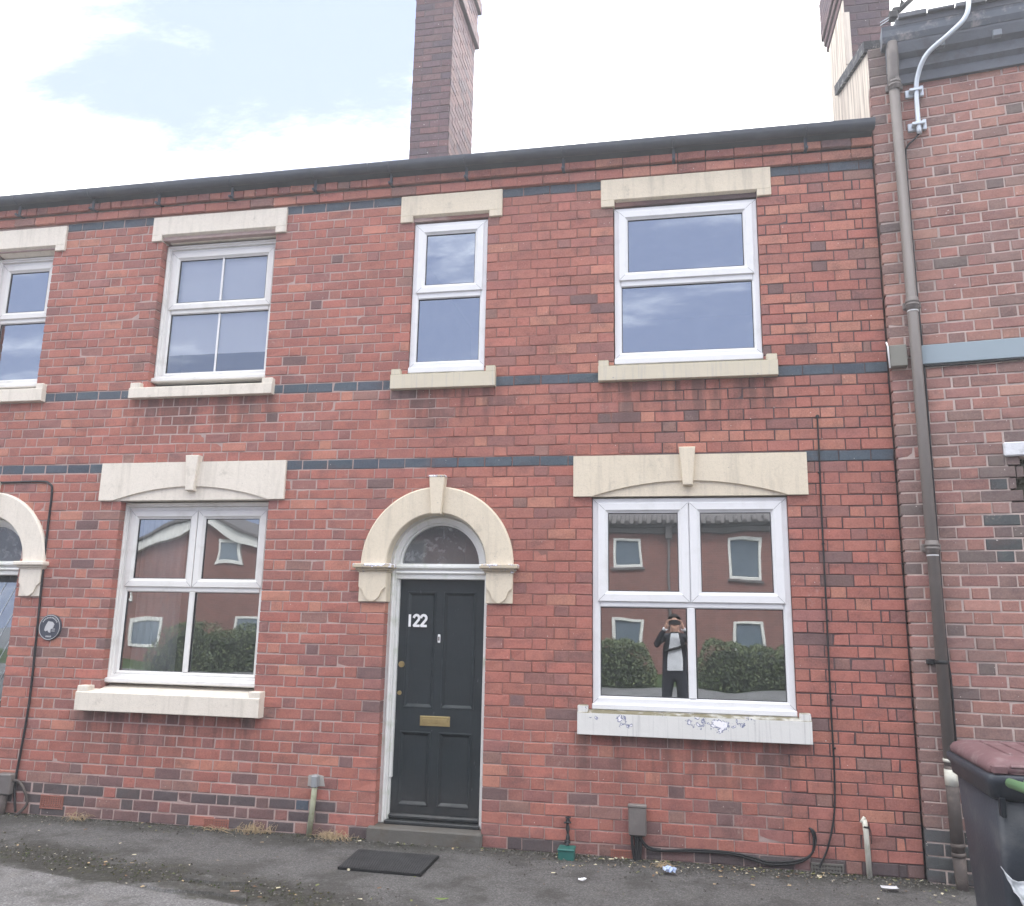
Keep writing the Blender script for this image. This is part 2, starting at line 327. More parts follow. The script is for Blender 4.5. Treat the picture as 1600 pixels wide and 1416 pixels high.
def glass_mat(name, refl=.32, wav=.0007, ws=3.0, tint=(.72, .76, .78), grime=0.):
    m, t = mat(name); g = NT(t); P = g.pos()
    nrm = g.bump(g.math('ADD', g.noise(P, ws, 1, .3), g.math('MULTIPLY', g.noise(P, ws*.4, 0), 1.5)), wav)
    gl = g.n('ShaderNodeBsdfGlossy'); gl.inputs['Roughness'].default_value = 0.0; gl.inputs['Color'].default_value = (.88, .94, 1, 1); g.set(gl.inputs['Normal'], nrm)
    tr = g.n('ShaderNodeBsdfTransparent'); tr.inputs['Color'].default_value = (*tint, 1)
    lw = g.n('ShaderNodeLayerWeight'); lw.inputs['Blend'].default_value = .35
    f = g.math('ADD', g.math('MULTIPLY', lw.outputs['Fresnel'], .55), refl-.08, clamp=True)
    mx = g.n('ShaderNodeMixShader'); g.set(mx.inputs[0], f); t.links.new(tr.outputs[0], mx.inputs[1]); t.links.new(gl.outputs[0], mx.inputs[2]); last = mx.outputs[0]
    if grime:
        df = g.n('ShaderNodeBsdfDiffuse'); df.inputs['Color'].default_value = (.62, .62, .63, 1)
        d = g.math('MULTIPLY', g.ramp(g.noise(P, 11, 8, .75), .46, .70, .32, 1.), grime)
        m2 = g.n('ShaderNodeMixShader'); g.set(m2.inputs[0], d); t.links.new(last, m2.inputs[1]); t.links.new(df.outputs[0], m2.inputs[2]); last = m2.outputs[0]
    o = g.n('ShaderNodeOutputMaterial'); t.links.new(last, o.inputs[0]); return m
M_GLASS = glass_mat('window glass', .40); M_GLASSU = glass_mat('upper window glass', .46, .0005); M_GLASSB = glass_mat('clear window glass', .32, .0005, 3.0, (.9, .92, .94)); M_GLASSW = glass_mat('wavy window glass', .38, .0030, 1.8); M_GLASSF = glass_mat('grimy fanlight glass', .12, .001, 3, (.5, .5, .5), .42)
M_ROOM = simple('room plaster', (.34, .33, .31), .9, .1); M_CURT = simple('pale blind cloth', (.84, .85, .86), .85, .15, .06, 2)
M_NET = simple('net curtain', (.62, .60, .58), .9, .1, .1, 6)

# ------------------------------------------------------------------ brickwork
CO = .0825; ROWS = 63
def ztop(r): return (ROWS-r)*CO
def add_brick(mb, x0, x1, z0, z1, yf, dep, m, rng, cham=.0038, jit=.0026, xf=None):
    j = lambda: rng.uniform(-jit, jit)
    i = len(mb.v); c = cham; yt = rng.uniform(-.0018, .0018); tz = rng.uniform(-.0012, .0012)
    fr = [(x0+c+j(), yf+yt+j(), z0+c+tz+j()), (x1-c+j(), yf+yt+j(), z0+c-tz+j()), (x1-c+j(), yf+yt+j(), z1-c-tz+j()), (x0+c+j(), yf+yt+j(), z1-c+tz+j())]
    ed = [(x0, yf+c+.001, z0), (x1, yf+c+.001, z0), (x1, yf+c+.001, z1), (x0, yf+c+.001, z1)]
    bk = [(x0, yf+dep, z0), (x1, yf+dep, z0), (x1, yf+dep, z1), (x0, yf+dep, z1)]
    if rng.random() < .045:      # a chipped corner
        k = rng.randrange(4); fx, fz, fy = rng.uniform(.004, .012), rng.uniform(.003, .008), rng.uniform(.003, .006); sxk = 1 if k in (0, 3) else -1; szk = 1 if k < 2 else -1
        fr[k] = (fr[k][0]+sxk*fx*.5, fr[k][1]+fy*.7, fr[k][2]+szk*fz*.5); ed[k] = (ed[k][0]+sxk*fx*.6, ed[k][1]+fy, ed[k][2]+szk*fz*.5)
    pts = fr+ed+bk
    if xf: pts = [xf(p) for p in pts]
    mb.v += pts; mb.face((i, i+1, i+2, i+3), m)
    for a, b in ((0, 4), (4, 8)):
        for k in range(4):
            k2 = (k+1) % 4; mb.face((i+a+k, i+b+k, i+b+k2, i+a+k2), m)
def row_cuts(xr, xl, r, blue=False, S=.2215, H=.1085):
    """joint positions going left from xr"""
    cuts = []; x = xr
    if blue: seq = [S]; k = 0; x = xr-(.105 if r == 0 else .16); cuts.append(x)
    elif r % 2: seq = [S, H]
    else:
        for d in (H-.002, .0565): x -= d; cuts.append(x)
        seq = [S, H]
    k = 0
    while x > xl:
        x -= seq[k % len(seq)]; cuts.append(x); k += 1
    return cuts
class Wall:
    """collects brick rectangles (x0,x1,z0,z1,yf,depth,tone) and builds: a mortar wall, up to 300 loose bricks, the rest joined"""
    def __init__(s, key): s.b = []; s.key = key
    def course(s, xl, xr, r, z0, z1, opens, tone, yf=0., joint=.008, S=.2215, H=.1085, blue=False, xr0=None, rng=RNG, full=True):
        cuts = row_cuts(xr if xr0 is None else xr0, xl-.3, r, blue, S, H)
        segs = [(xl, xr)]
        for a, b in opens:
            ns = []
            for p, q in segs:
                if b <= p or a >= q: ns.append((p, q)); continue
                if a > p: ns.append((p, a))
                if b < q: ns.append((b, q))
            segs = ns
        for p, q in segs:
            if q-p < .03: continue
            cs = sorted(c for c in cuts if p+.045 < c < q-.045); ed = [p]+cs+[q]
            for k in range(len(ed)-1):
                a, b = ed[k], ed[k+1]; j = joint*rng.uniform(.55, 1.5)
                oa = any(abs(a-o[1]) < 1e-6 for o in opens); ob = any(abs(b-o[0]) < 1e-6 for o in opens)
                end = oa or ob
                s.b.append([a+(0 if oa else j/2), b-(0 if ob else j/2), z0+joint/2+rng.uniform(-.0022, .0022), z1-joint/2+rng.uniform(-.0022, .0022), yf, .115 if end else .035, tone((a+b)/2, (z0+z1)/2, b-a), end])
    def build(s, parent, mats, loose=300, xf=None, rng=RNG, obj_xf=None, ploc=lambda p: p):
        order = sorted([i for i, b in enumerate(s.b) if not b[7] and b[5] < .05], key=lambda i: -pix_area(*(lambda a, c: (a[0], c[0], (a[1]+c[1])/2))(ploc((s.b[i][0], s.b[i][4], 0)), ploc((s.b[i][1], s.b[i][4], 0))), s.b[i][2], s.b[i][3]))[:loose]
        pick = set(order); mb = MB(); cache = {}
        for i, b in enumerate(s.b):
            x0, x1, z0, z1, yf, dep, tn, e = b
            if i in pick:
                wq = round((x1-x0)/.006)*.006; hq = round((z1-z0)/.004)*.004; key = (wq, hq, tn, rng.randrange(5))
                if key not in cache:
                    t = MB(); add_brick(t, -wq/2, wq/2, -hq/2, hq/2, 0, .035, 0, rng); cache[key] = t.mesh('brick', mats[tn])
                o = bpy.data.objects.new('brick', cache[key]); COL.objects.link(o); o.parent = parent
                o.location = ((x0+x1)/2, yf+rng.uniform(-.001, .001), (z0+z1)/2); o.rotation_euler = (0, rng.uniform(-.004, .004), 0)
            else: add_brick(mb, x0, x1, z0, z1, yf, dep, tn, rng)
        o = mb.build('brickwork', mats, parent); tag(o, kind='stuff'); return o
def pick_tone(wts):
    def f(x, z, wd, rng=RNG):
        t = rng.random()*sum(wts)
        for i, w_ in enumerate(wts):
            t -= w_
            if t <= 0: return i
        return 0
    return f
def wall_slab(name, xl, xr, z0, z1, opens, y0, y1, mt, parent, shrink=.006):
    """mortar core with rectangular openings (x0,x1,z0,z1)"""
    ops = [(a-shrink, b+shrink, c-shrink if c > z0 else c, d+shrink) for a, b, c, d in opens]
    xs = sorted({xl, xr, *[k for o in ops for k in o[:2] if xl < k < xr]}); zs = sorted({z0, z1, *[k for o in ops for k in o[2:] if z0 < k < z1]})
    mb = MB(); vid = {}
    solid = lambda i, k: 0 <= i < len(xs)-1 and 0 <= k < len(zs)-1 and not any(o[0] < (xs[i]+xs[i+1])/2 < o[1] and o[2] < (zs[k]+zs[k+1])/2 < o[3] for o in ops)
    def V(i, k, y):
        if (i, k, y) not in vid: vid[(i, k, y)] = len(mb.v); mb.v.append((xs[i], (y0, y1)[y], zs[k]))
        return vid[(i, k, y)]
    for i in range(len(xs)-1):
        for k in range(len(zs)-1):
            if not solid(i, k): continue
            mb.face((V(i,k,0), V(i+1,k,0), V(i+1,k+1,0), V(i,k+1,0))); mb.face((V(i,k+1,1), V(i+1,k+1,1), V(i+1,k,1), V(i,k,1)))
            if not solid(i-1, k): mb.face((V(i,k,1), V(i,k,0), V(i,k+1,0), V(i,k+1,1)))
            if not solid(i+1, k): mb.face((V(i+1,k,0), V(i+1,k,1), V(i+1,k+1,1), V(i+1,k+1,0)))
            if not solid(i, k-1): mb.face((V(i,k,1), V(i+1,k,1), V(i+1,k,0), V(i,k,0)))
            if not solid(i, k+1): mb.face((V(i,k+1,0), V(i+1,k+1,0), V(i+1,k+1,1), V(i,k+1,1)))
    return mb.build(name, mt, parent)

# ------------------------------------------------------------------ windows
M_MITRE = simple('mitre joint grey', (.30, .30, .31), .6)
def mitre(mb, x0, x1, z0, z1, da, db, y, h=.0011):
    for X, Z, sx_, sz_ in ((x0, z0, 1, 1), (x1, z0, -1, 1), (x1, z1, -1, -1), (x0, z1, 1, -1)):
        a = (X+sx_*da, Z+sz_*da); b = (X+sx_*db, Z+sz_*db); q = [(a[0]+sx_*h, y-.0006, a[1]-sz_*h), (b[0]+sx_*h, y-.0006, b[1]-sz_*h), (b[0]-sx_*h, y-.0006, b[1]+sz_*h), (a[0]-sx_*h, y-.0006, a[1]+sz_*h)]
        mb.quad(*(q if sx_*sz_ > 0 else q[::-1]), m=1)
def frame_ring(x0, x1, z0, z1, y, wd=.062, dep=.07, m=None, parent=None, name='frame'):
    mb = MB(); mb.ring(x0, x1, z0, z1, [(0, y+dep), (0, y+.003), (.003, y), (wd-.016, y), (wd-.004, y+.010), (wd, y+.012), (wd, y+.030)]); mitre(mb, x0, x1, z0, z1, .004, wd-.017, y); return mb.build(name, [m, M_MITRE], parent)
def sash_ring(x0, x1, z0, z1, y, wd, m, parent, name='sash'):
    mb = MB(); mb.ring(x0, x1, z0, z1, [(0, y+.03), (0, y+.004), (.004, y), (wd-.024, y), (wd-.008, y+.014), (wd, y+.017), (wd, y+.034)]); mitre(mb, x0, x1, z0, z1, .005, wd-.025, y); o = mb.build(name, [m, M_MITRE], parent)
    g = MB(); g.ring(x0+wd-.001, x1-wd+.001, z0+wd-.001, z1-wd+.001, [(0, y+.0145), (.001, y+.019), (.005, y+.021), (.006, y+.03)]); g.build('gasket', M_GASK, parent)
    return o
def pane(x0, x1, z0, z1, y, m, parent):
    mb = MB(); mb.quad((x0, y, z0), (x1, y, z0), (x1, y, z1), (x0, y, z1)); return mb.build('pane', m, parent)
def opening_light(x0, x1, z0, z1, y, wd, mp_, mg, win):
    sash_ring(x0, x1, z0, z1, y, wd, mp_, win); pane(x0+wd-.003, x1-wd+.003, z0+wd-.003, z1-wd+.003, y+.027, mg, win)
def bar(x0, x1, z0, z1, y0, y1, m, parent, name='mullion', bev=.008):
    mb = MB(); mb.box(x0, x1, y0, y1, z0, z1, 0, bev); return mb.build(name, m, parent)
def lintel_flat(parent, x0, x1, z0, z1, m, ch=.055, stop=.11):
    mb = MB(); mb.box(x0, x1, -.022, .10, z0+ch, z1, 0, .004)
    for a, b in ((x0, x0+stop), (x1-stop, x1)): mb.box(a+.0005, b, -.0215, .10, z0, z0+ch+.003, 0, .003)
    i = len(mb.v); a, b = x0+stop, x1-stop
    mb.v += [(a, -.0215, z0+ch+.001), (b, -.0215, z0+ch+.001), (b-.04, .075, z0+.004), (a+.04, .075, z0+.004), (a+.04, .1, z0+.004), (b-.04, .1, z0+.004)]
    mb.face((i, i+3, i+2, i+1)); mb.face((i+3, i+4, i+5, i+2)); mb.face((i, i+4, i+3)); mb.face((i+1, i+2, i+5))
    return mb.build('lintel', m, parent)
def lintel_arch(parent, x0, x1, z0, z1, kx, m, rise=.115, edge=.14):
    mb = MB(); mb.box(x0+.01, x1-.01, -.010, .10, z0, z1-.004)
    n = 24; a, b = x0+edge, x1-edge; pts = []
    for i in range(n+1):
        t = i/n; pts.append((a+(b-a)*t, z0+rise*(1-(2*t-1)**2)))
    # upper plate above the arc, in strips so every face is convex
    poly = [(x0, z0), (a, z0)]+pts[1:-1]+[(b, z0), (x1, z0), (x1, z1), (x0, z1)]
    i0 = len(mb.v); bot = [(x0, z0)]+pts+[(x1, z0)]
    for (p, q) in zip(bot[:-1], bot[1:]):
        mb.quad((p[0], -.026, p[1]), (q[0], -.026, q[1]), (q[0], -.026, z1), (p[0], -.026, z1)); mb.quad((p[0], -.009, p[1]), (q[0], -.009, q[1]), (q[0], -.026, q[1]), (p[0], -.026, p[1]))
        mb.quad((p[0], -.026, z1), (q[0], -.026, z1), (q[0], .1, z1), (p[0], .1, z1))
    mb.quad((x0, .1, z0), (x0, -.026, z0), (x0, -.026, z1), (x0, .1, z1)); mb.quad((x1, -.026, z0), (x1, .1, z0), (x1, .1, z1), (x1, -.026, z1))
    li = mb.build('lintel', m, parent)
    k = MB(); k.prism([(kx-.036, z0+.075), (kx+.036, z0+.075), (kx+.061, z1+.052), (kx-.061, z1+.052)], -.062, .02, 0, .005); k.build('keystone', m, li); return li
def sill(parent, x0, x1, zt, zb, m, proj=.065, stool=.075, xo=None, slope=.03, back=.10):
    mb = MB(); mb.sweep_x([(-proj, zb), (-proj+.006, zb-.004), (-.008, zb-.004), (back, zb), (back, zt+slope), (-proj+.012, zt), (-proj, zt-.008)], x0, x1)
    for a, b in ((x0+.001, x0+stool), (x1-stool, x1-.001)): mb.box(a, b, -proj+.008, .03, zt-.012, zt+.045, 0, .006)
    return mb.build('sill', m, parent, fixn=True)

# ------------------------------------------------------------------ door with arch
def arch_ring(cx_, cz_, r0, r1, y0, y1, m, parent, name, n=40, cham=.012):
    mb = MB()
    def P(r, a, y): return (cx_-r*math.cos(a), y, cz_+r*math.sin(a))
    prof = [(r1, y1), (r1, y0+cham), (r1-cham, y0), (r0+cham*.6, y0), (r0, y0+cham*.6), (r0, y1)]
    for i in range(n+1):
        a = math.pi*i/n; mb.v += [P(r, a, y) for r, y in prof]
    k = len(prof)
    for i in range(n):
        for j in range(k-1): mb.face((i*k+j, i*k+j+1, (i+1)*k+j+1, (i+1)*k+j))
    mb.face(tuple(range(k))); mb.face(tuple(n*k+j for j in range(k))[::-1])
    o = mb.build(name, m, parent, fixn=True); return o
def corbel(parent, x0, x1, z0, z1, m, mi, opens_right):
    mb = MB(); mb.box(x0, x1, -.018, .16, z0, z1, 0, .003)
    c = (x0+x1)/2; wd = (x1-x0)/2-.002; pts = []
    for t, dz in ((1, .115), (.9, .105), (.72, .09), (.60, .06), (.50, .035), (.30, .018), (.14, .006), (0, .002)): pts.append((t, dz))
    poly = [(c-wd*t, z0+dz) for t, dz in pts]+[(c+wd*t, z0+dz) for t, dz in pts[-2::-1]]+[(x1-.002, z1-.002), (x0+.002, z1-.002)]
    mb2 = MB(); mb2.prism(poly, -.034, -.017)
    co_ = mb.build('corbel', m, parent); mb2.build('shield', m, co_)
    im = MB(); a = x0-.03; b = x1+.03; y = -.03
    for d, za, zb in ((.012, z1-.004, z1+.014), (.026, z1+.012, z1+.030), (.045, z1+.029, z1+.064)):
        im.box(x0-d, x1+d, -.030-d, .17, za, zb, 0, .007)
    im.build('impost', mi, co_)
def make_door(parent, cx_, x0, x1, ms, mi, black=True):
    cz_ = 2.03; R0, R1 = .405, .617
    ar = arch_ring(cx_, cz_, R0, R1, -.032, .16, ms, parent, 'door_arch')
    k = MB(); k.prism([(cx_-.040, cz_+R0-.012), (cx_+.040, cz_+R0-.012), (cx_+.064, cz_+R1+.078), (cx_-.064, cz_+R1+.078)], -.075, .05, 0, .006); k.build('keystone', ms, ar)
    kc = MB(); kc.box(cx_-.068, cx_+.068, -.079, -.01, cz_+R1+.070, cz_+R1+.086, 0, .004); kc.build('keystone_cap', mi, ar)
    corbel(parent, x0-.215, x0+.012, 1.74, 1.972, ms, mi, True); corbel(parent, x1-.004, x1+.205, 1.74, 1.972, ms, mi, False)
    # timber frame: arched head, transom, jambs
    yF = .085
    fr = MB(); fw = .058
    for xa, xb in ((x0-.01, x0+fw), (x1-fw+.02, x1+.01)):
        fr.box(xa, xb, yF, yF+.11, .10, 2.03, 0, .004)
    fr.box(x0+fw-.002, x0+fw+.022, yF+.022, yF+.11, .42, 2.02, 0, .005); fr.box(x0+fw-.002, x0+fw+.012, yF+.03, yF+.11, .10, .42, 0, .003)
    fr.box(x0+.018, x0+.04, yF-.010, yF+.02, .10, 2.03, 0, .007)
    fr.box(x0+fw-.004, x1-fw+.024, yF+.004, yF+.11, 1.922, 2.045, 0, .005); fr.box(x0+fw-.006, x1-fw+.026, yF-.012, yF+.05, 1.962, 1.985, 0, .008); fr.box(x0+fw-.006, x1-fw+.026, yF-.022, yF+.05, 2.002, 2.034, 0, .010); fr.box(x0+fw-.003, x1-fw+.022, yF+.012, yF+.05, 1.930, 1.948, 0, .006)
    fo = fr.build('door_frame', M_WPAINT, parent)
    arch_ring(cx_, 2.034, .335, .418, yF, yF+.10, M_WPAINT, fo, 'arched_head', 40, .006); arch_ring(cx_, 2.034, .318, .338, yF+.02, yF+.09, M_WPAINT, fo, 'bead', 40, .006); arch_ring(cx_, 2.034, .368, .388, yF-.012, yF+.02, M_WPAINT, fo, 'moulding', 40, .008)
    fg = MB(); n = 40; fg.v.append((cx_, yF+.05, 2.036)); 
    for i in range(n+1):
        a = math.pi*i/n; fg.v.append((cx_-.33*math.cos(a), yF+.05, 2.036+.33*math.sin(a)))
    for i in range(n): fg.face((0, i+2, i+1))
    fg.build('fanlight', M_GLASSF, parent)
    # door leaf
    dx0, dx1, dz0, dz1, yd = x0+fw+.004, x1-fw+.018, .125, 1.922, yF+.055
    return dx0, dx1, dz0, dz1, yd
def leaf(parent, dx0, dx1, dz0, dz1, yd, panels, m):
    """stiles and rails as one frame, each panel recessed with its own moulding"""
    mb = MB(); xs = sorted({dx0, dx1, *[k for p in panels for k in p[:2]]}); zs = sorted({dz0, dz1, *[k for p in panels for k in p[2:]]})
    for i in range(len(xs)-1):
        for k in range(len(zs)-1):
            mx, mz = (xs[i]+xs[i+1])/2, (zs[k]+zs[k+1])/2
            if any(p[0] < mx < p[1] and p[2] < mz < p[3] for p in panels): continue
            mb.quad((xs[i], yd, zs[k]), (xs[i+1], yd, zs[k]), (xs[i+1], yd, zs[k+1]), (xs[i], yd, zs[k+1]))
    mb.box(dx0, dx1, yd+.016, yd+.045, dz0, dz1)
    for q in (((dx0, yd, dz0), (dx0, yd+.016, dz0), (dx0, yd+.016, dz1), (dx0, yd, dz1)), ((dx1, yd, dz0), (dx1, yd, dz1), (dx1, yd+.016, dz1), (dx1, yd+.016, dz0)), ((dx0, yd, dz1), (dx0, yd+.016, dz1), (dx1, yd+.016, dz1), (dx1, yd, dz1))): mb.quad(*q)
    d = mb.build('door', m, parent)
    for p in panels:
        t = MB(); t.ring(*p, [(0, yd), (.004, yd-.005), (.012, yd-.004), (.030, yd+.013), (.034, yd+.0135)]); a = .0335
        t.quad((p[0]+a, yd+.0135, p[2]+a), (p[1]-a, yd+.0135, p[2]+a), (p[1]-a, yd+.0135, p[3]-a), (p[0]+a, yd+.0135, p[3]-a)); t.build('panel', m, d)
    return d
def airbrick(parent, x0, x1, z0, z1, nx, nz, m, y=-.006):
    mb = MB(); mb.ring(x0, x1, z0, z1, [(0, .03), (0, y+.002), (.002, y), (.012, y), (.012, .02)])
    a, b, c, d = x0+.012, x1-.012, z0+.012, z1-.012
    bw = (b-a)/(nx*2-1); bh = (d-c)/(nz*2-1)
    for i in range(1, nx): mb.box(a+(2*i-1)*bw, a+2*i*bw, y+.001, .02, c, d)
    for i in range(1, nz): mb.box(a, b, y+.0014, .02, c+(2*i-1)*bh, c+2*i*bh)
    v = mb.build('vent', m, parent); t = MB(); t.quad((a, .018, c), (b, .018, c), (b, .018, d), (a, .018, d)); t.build('void', M_BLACK, v)
def gutter(parent, x0, x1, brackets, m, z=5.375, yb=-.055):
    prof = []; r = .046; cy_, cz_ = yb-r-.004, z+.066
    prof = [(yb-.002, cz_+.012), (yb-.002, cz_)]
    for i in range(0, 13):
        a = math.pi*i/12; prof.append((cy_+r*math.cos(a), cz_-r*1.02*math.sin(a)))
    prof += [(cy_-r, cz_+.016), (cy_-r-.006, cz_+.016), (cy_-r-.006, cz_+.002)]
    for i in range(12, -1, -1):
        a = math.pi*i/12; prof.append((cy_+(r+.005)*math.cos(a), cz_-.005-r*1.02*math.sin(a)))
    prof.append((yb+.003, cz_-.0)); prof.append((yb+.003, cz_+.012))
    mb = MB(); mb.sweep_x(prof, x0, x1, 0, False); g_ = mb.build('gutter', m, parent, fixn=True)
    for bx_ in brackets:
        t = MB(); t.box(bx_-.012, bx_+.012, yb-.012, .02, z-.085, cz_-.05, 0, .003); t.box(bx_-.011, bx_+.011, yb-.055, yb-.005, z-.098, z-.078, 0, .004)
        pts = [(bx_, cy_+(r+.009)*math.cos(math.pi*i/12), cz_-.006-(r*1.02+.004)*math.sin(math.pi*i/12)) for i in range(13)]
        for a, b in zip(pts[:-1], pts[1:]): t.tube([a, b], .008, 6)
        t.build('bracket', m, g_)
    return g_

# ================================================================== THE TERRACE
UPW = [(-.02, 0)]
def openings_row(z0, z1, rects, arches):
    out = []; zm = (z0+z1)/2
    for a, b, c, d in rects:
        if c-.01 < zm < d+.01: out.append((a, b))
    for cx_, cz_, R_ in arches:
        dz = max(0, zm-cz_)
        if zm > cz_-.001 and dz < R_: h = math.sqrt(R_*R_-dz*dz); out.append((cx_-h, cx_+h))
    return out
def terrace_face(house, xl, xr, rects, stones, arches, xr0, tones, plinth, joint, seed, loose=300):
    rng = random.Random(seed); W = Wall('a')
    XL0, XR0 = xl, xr
    for r in range(-2, ROWS):
        zt, zb = ztop(r), ztop(r+1); ops = openings_row(zb, zt, rects+stones, arches); yf = 0; S, H = .2215, .1085
        blue_ = r in (0, 20, 28) or r < 0
        def tooth(X):
            if X > -.01 or X < -9: return X
            rr = 3 if r < 0 else r
            return min(row_cuts(xr0, X-1, rr, blue_, .2215, .1085 if not r < 0 else .2215), key=lambda c: abs(c-X))
        xl, xr = tooth(XL0), tooth(XR0)
        if r in (0, 20, 28): W.course(xl, xr, r, zb, zt, ops, lambda x, z, wd: 5, yf, joint, .2215, .1085, True, xr0, rng)
        elif r == -1: W.course(xl, xr, 3, zb, zt, [], tones, -.028, joint*.6, .2215, .2215, True, xr0, rng)
        elif r == -2: W.course(xl, xr, 3, zb+.012, zt, [], tones, -.055, joint*.8, .112 if xl < -5 else .2215, .2, True, xr0, rng)
        elif r >= plinth: W.course(xl, xr, r, zb, zt, ops, pick_tone([.2, 0, .3, .8, 3, .3, .6, 5]), yf, joint*1.3, S, H, False, xr0, rng)
        else: W.course(xl, xr, r, zb, zt, ops, tones, yf, joint, S, H, False, xr0, rng)
    xl, xr = XL0, XR0
    slab = wall_slab('wall', xl, xr, 0, ztop(-2), [(a, b, c, 2.45 if abs(d-2.03) < .01 else d) for a, b, c, d in rects], .0045, .27, M_MORT, house)
    W.build(slab, TONES['a'], loose, rng=rng); return slab
XP = -4.11; PER = 4.11
# ---- house number 122
h122 = tag(empty('terraced_house', (0, 0, 0)), 'red brick terraced house with black door numbered 122 and yellowish cream stone trim', 'house', 'terraced houses in the row')
DX0, DX1, DC = -3.815, -2.997, -3.407
r122 = [(-2.19, -.755, .99, 2.5575), (-2.015, -.88, 3.5475, 4.95), (-3.715, -3.065, 3.5475, 4.95), (DX0, DX1, 0, 2.45)]
r122b = [(-2.19, -.755, .99, 2.5575), (-2.015, -.88, 3.5475, 4.95), (-3.715, -3.065, 3.5475, 4.95), (DX0, DX1, 0, 2.03)]
s122 = [(-2.325, -.613, 2.56, 2.88), (-2.11, -.772, 4.955, 5.19), (-3.828, -2.945, 4.955, 5.19), (-2.285, -.675, .83, .985), (-2.13, -.787, 3.47, 3.54), (-3.838, -2.967, 3.47, 3.54)]
def tone122(x, z, wd, rng=RNG):
    if z > 3.0 and x > -2.2: wts = [5.0, 3.0, 1.8, 1.3, .35, 0, .3]
    elif z > 1.2: wts = [6, 1.2, 2.4, 1.2, .08, 0, .3]
    elif z > .45: wts = [5.5, .9, 2.2, 1.3, .3, 0, .3]
    else: wts = [2.5, .5, 2.4, 2.4, .5, 0, .8]
    return pick_tone(wts)(x, z, wd)
terrace_face(h122, XP, 0, r122b, s122, [(DC, 2.03, .50)], 0, tone122, 62, .0062, 11)
# the opening behind the arch needs its square head: cut in the slab
bpy.data.objects.remove([o for o in h122.children if o.name.startswith('wall')][0]) if False else None
lintel_arch(h122, -2.33, -.609, 2.5575, 2.872, -1.468, M_CREAM); lintel_flat(h122, -2.113, -.770, 4.95, 5.192, M_CREAM); lintel_flat(h122, -3.832, -2.942, 4.945, 5.188, M_CREAM)
sill(h122, -2.29, -.671, .980, .824, M_PEEL, .062, .075); sill(h122, -2.135, -.784, 3.590, 3.468, M_CREAMSILL, .052, .08, slope=.02); sill(h122, -3.843, -2.963, 3.586, 3.462, M_CREAMSILL, .052, .08, slope=.02)
# lower window, four lights
wn_ = empty('window', (0, 0, 0)); wn_.parent = h122
x0, x1, z0, z1, y = -2.186, -.758, 1.03, 2.545, .022
frame_ring(x0, x1, z0, z1, y, .058, .07, M_PVC, wn_)
bar(x0+.055, x1-.055, 1.728, 1.788, y+.001, y+.06, M_PVC, wn_, 'transom'); bar(-1.494, -1.438, z0+.055, 1.732, y+.0012, y+.06, M_PVC, wn_); bar(-1.494, -1.438, 1.784, z1-.055, y+.0012, y+.06, M_PVC, wn_)
opening_light(x0+.040, -1.470, 1.770, z1-.034, y-.014, .078, M_PVC, M_GLASS, wn_); opening_light(-1.462, x1-.040, 1.770, z1-.034, y-.014, .078, M_PVC, M_GLASS, wn_)
for a, b in ((x0+.050, -1.490), (-1.442, x1-.050)):
    pane(a, b, z0+.05, 1.735, y+.025, M_GLASS, wn_); g = MB(); g.ring(a+.006, b-.006, z0+.056, 1.729, [(0, y+.010), (.001, y+.014), (.006, y+.016), (.007, y+.024)]); g.build('gasket', M_GASK, wn_)
bar(x0-.004, x1+.004, .992, 1.034, y-.022, y+.07, M_PVC, wn_, 'cill', .006)
# upper window
wn_ = empty('window', (0, 0, 0)); wn_.parent = h122
x0, x1, z0, z1 = -2.008, -.884, 3.655, 4.945
frame_ring(x0, x1, z0, z1, y, .056, .07, M_PVC, wn_); bar(x0+.05, x1-.05, 4.262, 4.33, y+.001, y+.06, M_PVC, wn_, 'transom')
opening_light(x0+.036, x1-.036, 4.312, z1-.034, y-.014, .074, M_PVC, M_GLASSU, wn_); pane(x0+.05, x1-.05, z0+.05, 4.27, y+.025, M_GLASSU, wn_)
g = MB(); g.ring(x0+.054, x1-.054, z0+.054, 4.266, [(0, y+.010), (.001, y+.014), (.006, y+.016), (.007, y+.024)]); g.build('gasket', M_GASK, wn_)
bar(x0-.003, x1+.003, 3.606, 3.658, y-.022, y+.07, M_PVC, wn_, 'cill', .006)
# small window over the door
wn_ = empty('window', (0, 0, 0)); wn_.parent = h122
x0, x1, z0, z1 = -3.711, -3.068, 3.650, 4.940
frame_ring(x0, x1, z0, z1, y, .056, .07, M_PVC, wn_); bar(x0+.05, x1-.05, 4.255, 4.325, y+.001, y+.06, M_PVC, wn_, 'transom')
opening_light(x0+.034, x1-.034, 4.305, z1-.034, y-.014, .074, M_PVC, M_GLASSU, wn_); pane(x0+.05, x1-.05, z0+.05, 4.262, y+.025, M_GLASSU, wn_)
g = MB(); g.ring(x0+.054, x1-.054, z0+.054, 4.258, [(0, y+.010), (.001, y+.014), (.006, y+.016), (.007, y+.024)]); g.build('gasket', M_GASK, wn_)
bar(x0-.003, x1+.003, 3.600, 3.653, y-.022, y+.07, M_PVC, wn_, 'cill', .006)
